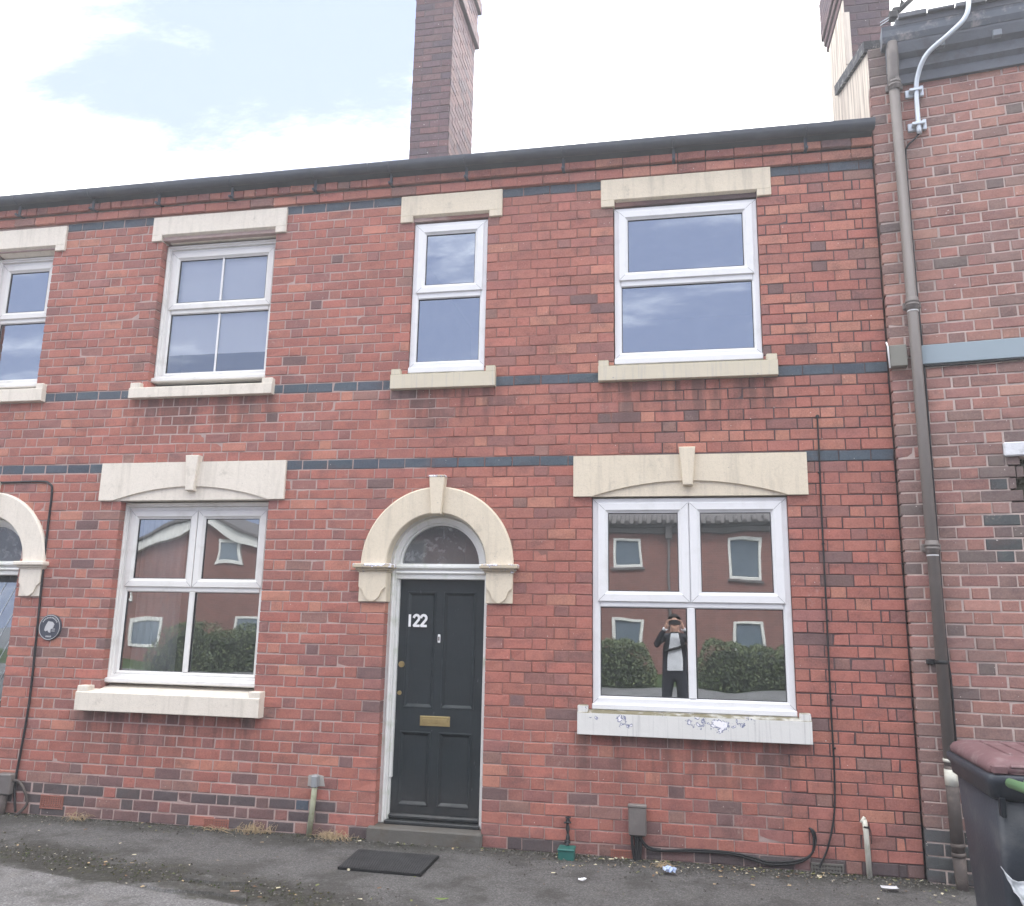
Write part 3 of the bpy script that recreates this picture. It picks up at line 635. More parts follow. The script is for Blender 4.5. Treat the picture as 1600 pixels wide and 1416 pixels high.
# door
D = make_door(h122, DC, DX0, DX1, M_CREAM, M_IMPOST)
dx0, dx1, dz0, dz1, yd = D
pn = [(-3.675, -3.434, .935, 1.828), (-3.374, -3.110, .935, 1.828), (-3.690, -3.444, .222, .762), (-3.380, -3.118, .222, .762)]
dr = leaf(h122, dx0, dx1, dz0, dz1, yd, pn, M_DOOR)
t = MB(); t.ring(-3.533, -3.293, .806, .880, [(0, yd+.001), (0, yd-.005), (.003, yd-.008), (.018, yd-.008), (.021, yd-.004), (.024, yd-.004)]); t.box(-3.512, -3.314, yd-.009, yd-.003, .824, .862, 0, .003); t.build('letterbox', M_BRASS, dr)
t = MB(); t.tube([(-3.700, yd+.002, 1.262), (-3.700, yd-.012, 1.262)], .024, 16); t.tube([(-3.700, yd-.010, 1.262), (-3.700, yd-.020, 1.262)], .014, 12); t.build('lock', M_BRASS, dr)
t = MB(); t.tube([(-3.708, yd+.002, 1.045), (-3.708, yd-.006, 1.045)], .017, 14); t.build('keyhole_plate', M_BRASS, dr)
t = MB(); t.box(-3.413, -3.391, yd-.012, yd+.001, 1.432, 1.498, 0, .005); t.build('spyhole_plate', M_WHITE, dr)
dk = MB(); dk.box(-3.408, -3.396, yd-.0135, yd-.011, 1.450, 1.480, 0, .001); dk.build('spyhole', M_PIPE, dr)
def strokes(segs, r):
    mb = MB()
    for s_ in segs: mb.tube(s_, r, 8)
    return mb
nz0, nh, nw = 1.556, .088, .046
def digit(ch, x):
    if ch == '1': pts = [(x+nw*.5, nz0), (x+nw*.5, nz0+nh)]
    else:
        pts = [(x+nw*.5+nw*.48*math.cos(a), nz0+nh-nw*.52+nw*.50*math.sin(a)) for a in [math.radians(170-i*25) for i in range(9)]]
        pts += [(x+nw*.06, nz0+.004), (x+nw, nz0+.004)]
    mb = MB(); P = [(p[0], p[1]) for p in pts]; hw = .0095
    for a, b in zip(P[:-1], P[1:]):
        d = Vector((b[0]-a[0], b[1]-a[1])); d.normalize(); a2 = (a[0]-d.x*.004, a[1]-d.y*.004); b2 = (b[0]+d.x*.004, b[1]+d.y*.004); n_ = Vector((-d.y, d.x))*hw
        mb.prism([(a2[0]-n_.x, a2[1]-n_.y), (b2[0]-n_.x, b2[1]-n_.y), (b2[0]+n_.x, b2[1]+n_.y), (a2[0]+n_.x, a2[1]+n_.y)], yd-.004-.00005*len(mb.v)/8, yd+.001)
    return mb.build('number', M_WHITE, dr, fixn=True)
digit('1', -3.672); digit('2', -3.617); digit('2', -3.558)
wb = MB(); wb.box(dx0+.002, dx1-.002, yd-.035, yd+.01, .128, .165, 0, .012); wb.build('weather_bar', M_DOOR, dr)
t = MB(); t.box(DX0+.05, DX1-.03, .065, .20, .098, .126, 0, .006); t.build('threshold', M_DOOR, h122)
t = MB(); t.box(DX0-.045, DX1+.012, -.045, .22, -.03, .098, 0, .012); t.build('doorstep', M_STEP, h122)
airbrick(h122, -2.058, -1.895, -.004, .052, 8, 3, M_TERRA); airbrick(h122, -.715, -.505, -.002, .058, 10, 2, M_STEP, -.010)
gutter(h122, XP+.002, .002, [-3.92, -3.25, -2.42, -1.52, -.50], M_GUT)
# ---- neighbour on the left
hL = tag(empty('terraced_house', (0, 0, 0)), 'red brick terraced house with off-white stone trim and oval plaque beside its door', 'house', 'terraced houses in the row')
XL = -8.22; LC = DC-PER; LX0, LX1 = DX0-PER+.0, -7.162
rL = [(-6.238, -4.868, .99, 2.5575), (-6.108, -4.992, 3.5475, 4.95), (-7.90, -7.236, 3.5475, 4.95), (LX0, LX1, 0, 2.03)]
sL = [(-6.435, -4.73, 2.56, 2.88), (-6.205, -4.90, 4.955, 5.19), (-7.98, -7.12, 4.955, 5.19), (-6.385, -4.775, .84, .985), (-6.24, -4.90, 3.47, 3.54), (-7.98, -7.13, 3.47, 3.54)]
def toneL(x, z, wd): return pick_tone([6, 1.0, 2.5, 1.5, .22, 0, .3] if z > .4 else [3, .2, 2, 2.5, .8, 0, 1])(x, z, wd)
terrace_face(hL, XL, XP, rL, sL, [(LC, 2.03, .50)], 0, toneL, 60, .0088, 12)
lintel_arch(hL, -6.44, -4.725, 2.5605, 2.885, -5.567, M_PALE); lintel_flat(hL, -6.21, -4.893, 4.945, 5.178, M_PALE, .055, .10); lintel_flat(hL, -7.99, -7.115, 4.925, 5.170, M_PALE, .055, .10)
sill(hL, -6.39, -4.770, .985, .838, M_PALE, .09, .10, slope=.05, back=.16); sill(hL, -6.245, -4.892, 3.555, 3.462, M_PALE, .055, .10, slope=.03, back=.16); sill(hL, -7.99, -7.120, 3.585, 3.470, M_PALE, .055, .08, slope=.03, back=.16)
def left_window(x0, x1, z0, z1, y, ztr, cols, mg, sash_top):
    wd_ = empty('window', (0, 0, 0)); wd_.parent = hL
    mb = MB(); mb.ring(x0-.02, x1+.02, z0-.005, z1+.035, [(0, y+.12), (0, y-.028), (.006, y-.032), (.014, y-.032), (.018, y-.02), (.03, y-.018), (.034, y+.004), (.045, y+.01)]); mb.build('subframe', M_PVC2, wd_)
    frame_ring(x0, x1, z0, z1, y, .060, .07, M_PVC2, wd_)
    bar(x0+.055, x1-.055, ztr-.03, ztr+.03, y+.001, y+.06, M_PVC2, wd_, 'transom')
    xm = (x0+x1)/2
    if cols == 2:
        bar(xm-.026, xm+.026, z0+.055, ztr-.027, y+.0012, y+.06, M_PVC2, wd_)
        opening_light(x0+.036, xm-.003, ztr+.012, z1-.03, y-.014, .072, M_PVC2, mg, wd_); opening_light(xm+.003, x1-.036, ztr+.012, z1-.03, y-.014, .072, M_PVC2, mg, wd_)
        for a, b in ((x0+.052, xm-.022), (xm+.022, x1-.052)):
            pane(a, b, z0+.05, ztr-.022, y+.025, mg, wd_); g = MB(); g.ring(a+.004, b-.004, z0+.055, ztr-.027, [(0, y+.010), (.001, y+.014), (.006, y+.016), (.007, y+.024)]); g.build('gasket', M_GASK, wd_)
    else:
        opening_light(x0+.036, x1-.036, ztr+.012, z1-.03, y-.014, .070, M_PVC2, mg, wd_); pane(x0+.052, x1-.052, z0+.05, ztr-.022, y+.025, mg, wd_)
        g = MB(); g.ring(x0+.056, x1-.056, z0+.055, ztr-.027, [(0, y+.010), (.001, y+.014), (.006, y+.016), (.007, y+.024)]); g.build('gasket', M_GASK, wd_)
        if x1-x0 > .8:
            bar(xm-.010, xm+.010, z0+.06, ztr-.03, y+.017, y+.0245, M_PVC, wd_, 'glazing_bar', .003); bar(xm-.010, xm+.010, ztr+.08, z1-.10, y+.003, y+.0125, M_PVC, wd_, 'glazing_bar', .003)
    bar(x0-.035, x1+.005, z0-.036, z0+.003, y-.06, y+.07, M_PVC2, wd_, 'cill', .008)
    return wd_
left_window(-6.225, -4.885, 1.085, 2.515, .105, 1.825, 2, M_GLASSW, True)
left_window(-6.085, -5.010, 3.665, 4.895, .105, 4.305, 1, M_GLASSB, False)
left_window(-7.880, -7.252, 3.665, 4.885, .105, 4.305, 1, M_GLASSU, False)
D = make_door(hL, LC, LX0, LX1+.05, M_PALE, M_PALE)
dl = leaf(hL, D[0], D[1], D[2], D[3], D[4]+.02, [(D[0]+.09, D[1]-.09, .25, .75)], M_DOOR)
t = MB(); t.quad((D[0]+.08, D[4]+.014, .85), (D[1]-.05, D[4]+.014, .85), (D[1]-.05, D[4]+.014, 1.86), (D[0]+.08, D[4]+.014, 1.86)); t.build('door_glass', M_GLASSW, dl)
t = MB()
for k in range(-5, 9):
    xa = D[0]+.08+k*.12
    t.tube([(max(D[0]+.08, xa), D[4]+.012, .85+max(0, D[0]+.08-xa)*2), (min(D[1]-.05, xa+.5), D[4]+.012, .85+(min(D[1]-.05, xa+.5)-xa)*2)], .003, 4) if xa < D[1]-.06 and xa+.5 > D[0]+.1 else None
t.build('lead_lattice', M_GALV, dl)
t = MB(); t.box(LX0-.04, LX1+.06, -.045, .22, -.03, .098, 0, .012); t.build('doorstep', M_STEP, hL)
airbrick(hL, -6.665, -6.455, .052, .158, 9, 6, M_TERRA); airbrick(hL, -5.20, -4.99, -.002, .066, 9, 3, M_TERRA)
gutter(hL, XL, XP-.002, [-7.62, -6.83, -6.15, -5.42, -4.62], M_GUT)
# ---- the row carries on past the frame
hF = tag(empty('terraced_house', (0, 0, 0)), 'further red brick terraced house beyond the one with the oval plaque', 'house', 'terraced houses in the row')
sh = lambda L_: [(a-PER, b-PER, c, d) for a, b, c, d in L_]
terrace_face(hF, XL-PER, XL, sh(rL), sh(sL), [(LC-PER, 2.03, .50)], 0, toneL, 60, .0095, 13, 0)
def copy_part(o, parent, dx):
    c = o.copy(); COL.objects.link(c); c.parent = parent; c.location.x += dx
    for k in list(o.children): copy_part(k, c, 0)
for o in list(hL.children):
    if o.name.split('.')[0] in ('window', 'lintel', 'sill', 'door', 'door_frame', 'door_arch', 'corbel', 'fanlight', 'doorstep', 'gutter'): copy_part(o, hF, -PER)
# ---- brick return closing the joint with the building on the right
t = MB(); t.box(-.02, .05, .10, .42, -.05, 5.36); t.build('party_return', simple('dark party joint', (.09, .07, .068), .95, .1), h122)
# ---- roofs, rooms, chimneys
def roof(parent, xl, xr, mt):
    mb = MB(); p = math.tan(math.radians(30)); y0 = -.09; z0 = 5.455; y1 = 4.2
    mb.sweep_x([(y0, z0-.02), (y0, z0), (y1, z0+(y1-y0)*p), (8.4, z0), (8.4, z0-.05), (y1, z0+(y1-y0)*p-.06), (.28, z0+.05), (.28, 5.30), (0.02, 5.3625)], xl, xr); o = mb.build('roof', mt, parent, fixn=True)
    return o
def slates(parent, xl, xr):
    """staggered slates on the front slope"""
    mb = MB(); p = math.radians(30); rng = random.Random(3); r = 0; d = 0
    while d < 4.6:
        x = xl-(.15 if r % 2 else 0)
        while x < xr:
            a, b = max(x, xl)+.003, min(x+.3, xr)-.003
            if b-a > .02:
                def Q(dd, h): return (-.115+dd*math.cos(p)-h*math.sin(p), 5.447+dd*math.sin(p)+h*math.cos(p))
                i = len(mb.v); h0 = .016+rng.uniform(0, .004)
                for dd, h in ((d, h0), (d+.34, .006), (d, h0-.007)):
                    yy, zz_ = Q(dd, h); mb.v += [(a, yy, zz_), (b, yy, zz_)]
                mb.face((i, i+1, i+3, i+2)); mb.face((i+4, i+5, i+1, i)); mb.face((i+4, i, i+2)); mb.face((i+1, i+5, i+3))
            x += .3
        d += .2; r += 1
    o = mb.build('slates', M_SLATE, parent); tag(o, kind='stuff')
def room(parent, xl, xr, za, zb):
    mb = MB(); mb.box(xl, xr, .272, 3.6, za, zb); me = mb.build('interior', M_ROOM, parent)
    # open the street side
    import bmesh
    b = bmesh.new(); b.from_mesh(me.data); fs = [f for f in b.faces if abs(f.calc_center_median().y-.272) < .01]; bmesh.ops.delete(b, geom=fs, context='FACES'); b.to_mesh(me.data); b.free()
for hh, xl, xr in ((h122, XP, 0), (hL, XL, XP), (hF, XL-PER, XL)):
    ro = roof(hh, xl, xr, M_SLATE); slates(ro, xl, xr)
    room(hh, xl+.02, xr-.02, .05, 2.9); room(hh, xl+.02, xr-.02, 3.1, 5.3)
def chimney(parent, x0, x1, y0, y1, z0, z1, tones, steps, key='r', name='chimney'):
    mb = MB(); mb.box(x0+.004, x1-.004, y0+.004, y1-.004, z0, z1)
    for d, za, zb in steps: mb.box(x0-d+.004, x1+d-.004, y0-d+.004, y1+d-.004, za, zb)
    ch = mb.build(name, M_MORT_CH, parent); bm_ = MB(); rng = random.Random(5); tn = pick_tone(tones)
    def faces(xa, xb, ya, yb, za, zb):
        n = max(1, round((zb-za)/CO)); h = (zb-za)/n
        for r in range(n):
            for side in range(4):
                ln = (xb-xa) if side % 2 == 0 else (yb-ya); u = -(.11 if r % 2 else 0); 
                while u < ln:
                    a, b = max(u, 0)+.004, min(u+.22, ln)-.004; u += .22
                    if b-a < .02: continue
                    if side == 0: xf = lambda p: (xa+p[0], ya+p[1], p[2])
                    elif side == 1: xf = lambda p: (xb-p[1], ya+p[0], p[2])
                    elif side == 2: xf = lambda p: (xb-p[0], yb-p[1], p[2])
                    else: xf = lambda p: (xa+p[1], yb-p[0], p[2])
                    add_brick(bm_, a, b, za+r*h+.004, za+(r+1)*h-.004, 0, .02, tn(0, 0, 0, rng), rng, .004, .002, xf)
    faces(x0, x1, y0, y1, z0, z1)
    for d, za, zb in steps: faces(x0-d, x1+d, y0-d, y1+d, za, zb)
    o = bm_.build('brickwork', TONES[key], ch); tag(o, kind='stuff'); return ch
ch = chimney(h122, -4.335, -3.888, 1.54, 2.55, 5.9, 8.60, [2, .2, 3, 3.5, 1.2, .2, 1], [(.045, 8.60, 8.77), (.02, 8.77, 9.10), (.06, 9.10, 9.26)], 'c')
for yy in (1.85, 2.3):
    t = MB(); t.tube([(-4.11, yy, 9.26), (-4.11, yy, 9.62)], [.12, .10], 14); t.build('chimney_pot', M_TERRA, ch)
fl = MB(); fl.box(-4.345, -3.876, 1.525, 1.55, 6.38, 6.505, 0, .004); fl.build('flashing', simple('pale lead flashing', (.55, .55, .56), .6, .3, .2, 8), ch)

# ================================================================== BUILDING ON THE RIGHT (set forward, turned 8 degrees)
TH = math.radians(8)
bR = tag(empty('brick_building', (0, -.06, 0), -TH), 'taller dull brown-red brick building with downpipe at its corner, next to number 122', 'building')
WR = Wall('r'); rngR = random.Random(21)
RW = 3.2; cR = .0825; nrow = 70
def toneR(x, z, wd, rng=rngR):
    d = math.hypot((x-.78)/.28, (z-2.45)/.5)
    if d < 1 and rng.random() < .75: return 4 if rng.random() < .8 else 5
    if z < .33: return 5
    if z < 1.0 and rng.random() < .5: return 3
    if z > 3.0: wts = [3.5, 1.8, 3, 1.4, .3, 0, 1]
    else: wts = [3.2, .8, 3, 2.4, .7, 0, 1]
    t_ = rng.random()*sum(wts)
    for i, w_ in enumerate(wts):
        t_ -= w_
        if t_ <= 0: return i
    return 0
for r in range(nrow):
    zt = 5.775-r*cR+.0; zb = zt-cR
    if zb < -.02: zb = -.03
    ops = [(.672, .96)] if 2.775 < (zt+zb)/2 < 2.895 else []
    if .672 and 2.40 < (zt+zb)/2 < 2.775: ops = [(.76+.03*math.sin(r*2.1), .95)]
    if (zt+zb)/2 > 3.480 and (zt+zb)/2 < 3.635: ops = [(.212, 3.2)]
    # joints run from the left corner: mirror the course
    a0 = len(WR.b); WR.course(-RW, 0, r+1, zb, zt, [(-q, -p) for p, q in ops], lambda x, z, wd: toneR(-x, z, wd), 0, .0105, .228, .113, False, 0, rngR)
    for b in WR.b[a0:]:
        b[0], b[1] = -b[1], -b[0]
        if b[0] < .02: b[0] = 0; b[5] = .14; b[7] = True
ca, sa = math.cos(TH), math.sin(TH)
slabR = wall_slab('wall', .012, RW, -.05, 5.78, [(.215, RW-.01, 3.489, 3.628), (.70, .95, 2.42, 2.772)], .006, .5, M_MORT_R, bR)
WR.build(slabR, TONES['r'], 300, rng=rngR, ploc=lambda p: (p[0]*ca+p[1]*sa, -.06-p[0]*sa+p[1]*ca, p[2]))
# hole backing with moss, white stone end
t = MB(); t.box(.70, .955, .09, .12, 2.40, 2.80); t.build('recess', simple('mossy dark recess', (.06, .06, .04), .95, .1, .6, 18, .02, 30, dirt=(.20, .17, .08), dirt_amt=.7, dirt_scale=14), bR)
t = MB(); t.box(.672, .98, -.03, .12, 2.787, 2.885, 0, .008); t.build('sill', simple('chipped white stone', (.66, .67, .70), .7, .3, .12, 12, .004, 40, dirt=(.25, .25, .26), dirt_amt=.6, dirt_scale=14), bR)
t = MB(); t.box(.212, RW, -.020, .1, 3.485, 3.629, 0, .004); t.build('beam', M_BEAM, bR)
t = MB(); t.tube([(.212+i*.15, -.016, 3.472-.006*math.sin(i*.9)) for i in range(20)], .008, 6); t.build('beam_cable', M_CABLE, bR)
# cornice and gutter
t = MB(); t.sweep_x([(-.03, 5.742), (-.03, 5.82), (-.06, 5.85), (-.06, 5.93), (-.10, 5.96), (-.12, 6.03), (-.12, 6.05), (.3, 6.05), (.3, 5.742)], .13, RW); t.build('cornice', M_LEAD, bR, fixn=True)
t = MB()
for i in range(8): t.box(.47+i*.38, .53+i*.38, -.128, -.08, 5.945, 5.995, 0, .004)
t.build('cornice_brackets', simple('pale bracket', (.20, .22, .25), .7), bR)
t = MB(); prof = [(-.01, 6.05), (-.125, 6.05), (-.145, 6.09), (-.15, 6.14), (-.16, 6.17), (-.145, 6.18), (-.01, 6.18)]; t.sweep_x(prof, .10, RW); t.build('gutter', simple('flaking iron gutter', (.105, .12, .145), .6, .35, .25, 6, dirt=(.38, .35, .33), dirt_amt=.7, dirt_scale=9), bR, fixn=True)
pr = math.tan(math.radians(19))
t = MB(); t.sweep_x([(-.16, 6.16), (-.16, 6.215), (4.0, 6.215+4.16*pr), (8, 6.2), (8, 6.1), (4.0, 6.1+4.1*pr), (.3, 6.06), (-.1, 6.13)], .20, RW); t.build('roof', M_SLATE, bR, fixn=True)
t = MB()
x = .22; rr = random.Random(9)
while x < RW:
    wq = rr.uniform(.19, .22); t.box(x, x+wq-.008, -.185-rr.uniform(0, .012), .2, 6.205+rr.uniform(-.006, .006), 6.236+rr.uniform(-.006, .010), 0, .004); x += wq
t.build('eaves_slates', M_SLATE, bR)
# rendered gable rising behind the neighbour's roof, with its black verge
t = MB(); i = 0
def GB(Y, Z, X): return (X, Y, Z)
vs_ = [(.0, 5.2), (1.3, 5.2), (1.3, 6.12+1.3*pr), (.0, 6.13)]
t.v = [(0.0, y_, z_) for y_, z_ in vs_]+[(.22, y_, z_) for y_, z_ in vs_]
for q in ((0,3,2,1), (4,5,6,7), (0,1,5,4), (1,2,6,5), (2,3,7,6), (3,0,4,7)): t.face(q)
gb = t.build('gable', M_RENDER, bR); gb.rotation_euler = (0, 0, TH); gb.location = (.012, .02, 0)
t = MB(); t.v = [(x_, y_, z_) for x_ in (-.03, .24) for y_, z_ in ((.0, 6.11), (1.12, 6.10+1.12*pr), (1.12, 6.20+1.12*pr), (.0, 6.205))]
for q in ((0,3,2,1), (4,5,6,7), (0,1,5,4), (1,2,6,5), (2,3,7,6), (3,0,4,7)): t.face(q)
vg = t.build('verge', simple('black tarred verge', (.035, .035, .04), .7, .3, .5, 15, .006, 30, dirt=(.5, .48, .45), dirt_amt=.6, dirt_scale=16), gb)
# brick pier up the corner to the gutter (front corner above the cornice line)
WP = Wall('r'); 
for r in range(4):
    za = 5.78+r*.0825; WP.course(-.14, 0, r, za, za+.0825, [], lambda x, z, wd: 3 if rngR.random() < .5 else 4, 0, .009, .228, .113, False, 0, rngR)
for b in WP.b: b[0], b[1] = -b[1], -b[0]
slabP = wall_slab('pier', .012, .14, 5.78, 6.11, [], .006, .2, M_MORT_R, bR); WP.build(slabP, TONES['r'], 0, rng=rngR)
# right-hand stack
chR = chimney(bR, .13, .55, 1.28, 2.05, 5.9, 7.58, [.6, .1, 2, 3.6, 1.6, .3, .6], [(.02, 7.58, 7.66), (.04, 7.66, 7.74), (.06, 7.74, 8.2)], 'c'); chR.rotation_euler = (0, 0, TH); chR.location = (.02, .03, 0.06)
t = MB(); t.box(.118, .13, 1.27, 2.0, 6.0, 7.56, 0, .003); t.build('render_face', M_RENDER, chR)
t = MB(); t.box(.112, .175, 1.262, 1.279, 6.85, 7.42, 0, .003); t.build('render_patch', M_RENDER, chR)
# downpipe with collars, brackets, drain
dp = MB(); px_ = .172
dp.tube([(px_-.002, -.10, 6.06), (px_-.002, -.095, 5.95), (px_-.005, -.062, 5.80), (px_-.005, -.058, 5.70)], .042, 14); dp.tube([(px_-.005, -.058, 5.72), (px_+.004, -.058, .72)], .037, 14)
dpo = dp.build('downpipe', M_PIPE, bR)
for zc in (5.72, 3.93, 2.16):
    t = MB(); t.tube([(px_, -.058, zc-.045), (px_, -.058, zc+.05)], .043, 14); t.tube([(px_, -.058, zc+.012), (px_, -.058, zc+.030)], .047, 14); t.tube([(px_, -.058, zc-.012), (px_, -.058, zc+.004)], .047, 14); t.box(px_-.06, px_+.06, -.03, .0, zc-.02, zc+.03, 0, .004); t.build('collar', M_PIPE, dpo)
    if zc < 5: t = MB(); t.tube([(px_, -.058, zc-.056), (px_, -.058, zc-.046)], .0395, 14); t.build('paint_ring', M_WHITE, dpo)
t = MB(); t.tube([(px_+.002, -.058, 1.385), (px_+.002, -.058, 1.41)], .041, 14, 0); t.box(px_-.085, px_-.03, -.03, .0, 1.38, 1.415, 0, .005); t.build('clip', M_CABLE, dpo)
t = MB(); t.tube([(px_+.004, -.058, .74), (px_+.010, -.060, .20)], .039, 14); t.tube([(px_+.01, -.060, .215), (px_+.012, -.06, .19)], .044, 14); t.tube([(px_+.01, -.060, .27), (px_+.012, -.06, .245)], .044, 14); t.tube([(px_+.01, -.06, .19), (px_+.015, -.062, .06), (px_+.02, -.07, -.03)], [.039, .037, .035], 14); t.build('drain_section', M_PIPED, dpo)
t = MB(); t.tube([(px_+.004, -.058, .72), (px_+.004, -.058, .62)], .0405, 14); t.build('white_band', M_STUBW, dpo)
t = MB(); t.tube([(px_+.003, -.058, .785), (px_+.003, -.058, .765)], .041, 14); t.build('white_band', M_STUBW, dpo)
def R_(s, d, z): return (s*ca+d*sa, -.06-s*sa+d*ca, z)     # building coordinates to world
def thing_mesh(mb, name, mats, label, cat, group=None, fixn=False):
    o = mb.build(name, mats, None, fixn); tag(o, label, cat, group); return o
# things fixed to the building on the right
t = MB(); t.tube([R_(.70, -.02, 7.6), R_(.70, -.16, 6.45)], .026, 12); t.tube(smooth_pts([R_(.70, -.16, 6.5), R_(.698, -.19, 6.22), R_(.66, -.19, 6.09), R_(.55, -.18, 5.99), R_(.40, -.13, 5.89), R_(.335, -.07, 5.76), R_(.318, -.045, 5.60), R_(.316, -.045, 5.29)], 6), .018, 12)
mast = thing_mesh(t, 'conduit', M_GALV, 'bent pale grey cable conduit clamped to the top of the right-hand building', 'conduit')
for zc in (5.655, 5.37):
    b = MB(); b.box(.245, .375, -.022, .003, zc-.035, zc+.03, 0, .004); b.box(.270, .360, -.072, -.02, zc-.012, zc+.012, 0, .004); b.box(.345, .372, -.040, -.02, zc-.045, zc+.04, 0, .003)
    o = b.build('bracket', M_GALV, mast); o.location = (0, -.06, 0); o.rotation_euler = (0, 0, -TH)
t = MB(); t.tube(smooth_pts([R_(.316, -.04, 5.295), R_(.28, -.025, 5.26), R_(.23, -.015, 5.215), R_(.215, -.012, 5.12), R_(.213, -.012, 4.6), R_(.216, -.012, 4.0), R_(.222, -.012, 3.4), R_(.218, -.012, 2.4), R_(.216, -.012, 1.55), R_(.228, -.012, 1.25), R_(.225, -.012, .75)], 5), .0075, 6)
thing_mesh(t, 'cable', M_CABLE, 'thin black cable running down the wall beside the brown downpipe', 'cable')
t = MB(); t.box(-.006, .112, -.07, .002, 3.470, 3.632, 0, .006); jb = t.build('junction_box', simple('grey box', (.20, .195, .17), .55, .3, .12, 6), None); jb.location = (0, -.06, 0); jb.rotation_euler = (0, 0, -TH); tag(jb, 'small square grey junction box on the corner left of the downpipe', 'junction box')
t = MB(); t.tube([(-.022, -.075, 3.655), (-.014, -.078, 3.62), (-.010, -.074, 3.46)], .006, 6); t.build('white_edge', M_WHITE, jb)
# television aerial
t = MB(); t.tube([(.42, .72, 6.98), (.86, .60, 7.30)], .016, 8); t.tube([(.46, .70, 6.99), (.60, .67, 7.11)], .024, 8); aer = thing_mesh(t, 'tv_aerial', M_CABLE, 'dark television aerial arm with small rods above the right-hand roof', 'aerial')
t = MB(); t.box(.40, .47, .66, .74, 6.93, 7.01, 0, .012); t.box(.43, .50, .67, .72, 6.99, 7.05, 0, .012); t.prism([(.49, 7.05), (.55, 7.06), (.51, 7.12)], .68, .70); t.build('clamp', M_CABLE, aer)
t = MB()
for k in range(2): t.tube([(.33+.0*k, .72, 6.905+.03*k), (.43, .70, 6.96+.02*k)], .004, 5)
for k in range(3): t.tube([(.345+.03*k, .70, 6.765-.01*k), (.50+.0*k, .70, 6.87-.035*k)], .004, 5)
t.tube([(.345, .70, 6.86), (.47, .70, 6.72)], .007, 5); t.build('rods', M_GALV, aer)
t = MB(); t.tube(smooth_pts([(.46, .69, 6.95), (.53, .69, 6.90), (.61, .69, 6.95), (.64, .69, 7.10)], 6), .005, 6); t.build('lead', M_CABLE, aer)
t = MB(); n_ = 18; cxd, cyd, czd = .78, .62, 7.36
for k in range(5):
    for a in range(n_): t.v.append((cxd+.22*k/4*math.cos(2*math.pi*a/n_), cyd-.05*(1-(k/4)**2), czd+.22*k/4*math.sin(2*math.pi*a/n_)))
for k in range(4):
    for a in range(n_): t.face((k*n_+a, k*n_+(a+1) % n_, (k+1)*n_+(a+1) % n_, (k+1)*n_+a), 0, True)
t.build('dish', simple('grey dish', (.3, .3, .33), .5), aer)

# ================================================================== THINGS ON THE FRONT WALLS
def box_thing(name, x0, x1, y0, y1, z0, z1, m, label, cat, bev=.008, group=None):
    t = MB(); t.box(x0, x1, y0, y1, z0, z1, 0, bev); return thing_mesh(t, name, m, label, cat, group)
mb_ = box_thing('meter_box', -1.929, -1.806, -.065, .001, .160, .362, M_BOX, 'brown-grey plastic cable box on the wall under the lower right window', 'meter box', .010)
t = MB(); t.box(-1.933, -1.802, -.070, -.02, .345, .368, 0, .006); t.build('lid', M_BOX, mb_)
t = MB()
for k, xx in enumerate((-1.905, -1.885, -1.862, -1.845)): t.tube(smooth_pts([(xx, -.03, .17), (xx+.006*math.sin(k*2), -.034, .10), (-1.872+.012*(k-1.5), -.035, .0), (-1.872+.010*(k-1.5), -.04, -.03)], 4), .011, 7)
t.build('cable_tails', M_CABLE, mb_)
t = MB()
for k in (0, 1): t.tube(smooth_pts([(-1.85, -.04, .155-.01*k), (-1.80, -.03, .095-.015*k), (-1.70, -.015, .070-.004*k), (-1.50, -.014, .088-.012*k), (-1.25, -.014, .088-.01*k), (-1.10, -.014, .068-.016*k), (-.98, -.018, .045-.015*k), (-.80, -.016, .068-.016*k), (-.71, -.014, .112), (-.690+.012*k, -.012, .20), (-.700+.014*k, -.012, .255), (-.715, -.004, .275)], 6), .0075, 6)
thing_mesh(t, 'cable', M_CABLE, 'pair of black cables sagging along the wall base right of the cable box', 'cable')
t = MB(); t.tube(smooth_pts([(-.516, -.002, 3.140), (-.517, -.010, 3.12), (-.519, -.009, 2.8), (-.524, -.009, 2.4), (-.527, -.009, 1.75), (-.533, -.009, 1.1), (-.534, -.010, .66), (-.550, -.012, .38), (-.60, -.014, .17), (-.652, -.012, .055), (-.66, -.008, .03)], 8), .0065, 7)
cab = thing_mesh(t, 'cable', M_CABLE, 'long black cable hanging straight down beside the lower right window', 'cable')
t = MB(); t.tube([(-.516, .0, 3.143), (-.516, -.014, 3.143)], .013, 10); t.build('entry_plug', M_CABLE, cab)
t = MB()
for zc in (2.72, 2.2, 1.66, 1.12, .80): t.box(-.534, -.516, -.018, .001, zc-.006, zc+.006, 0, .002)
t.build('clips', M_CABLE, cab)
t = MB(); t.tube([(-.352, -.035, -.02), (-.358, -.035, .28), (-.366, -.035, .355)], .0175, 12); t.tube([(-.385, -.035, .335), (-.362, -.035, .372)], .011, 8); st = thing_mesh(t, 'stub_pipe', M_STUBW, 'short dirty white pipe standing against the wall near the bins', 'pipe')
t = MB(); t.tube([(-.358, -.035, .305), (-.357, -.035, .317)], .0205, 12); t.tube([(-.34, -.04, .31), (-.33, -.05, .29), (-.332, -.05, .21)], .003, 5); t.build('wire_tie', M_CABLE, st)
t = MB(); t.tube([(-4.315, -.035, -.02), (-4.300, -.03, .20), (-4.292, -.028, .372)], .021, 12); st = thing_mesh(t, 'stub_pipe', M_STUBG, 'short mossy grey-green pipe with grey cap left of the black door', 'pipe')
t = MB(); t.box(-4.318, -4.268, -.055, .0, .345, .432, 0, .008); t.build('cap', simple('grey cap', (.26, .27, .28), .5), st)
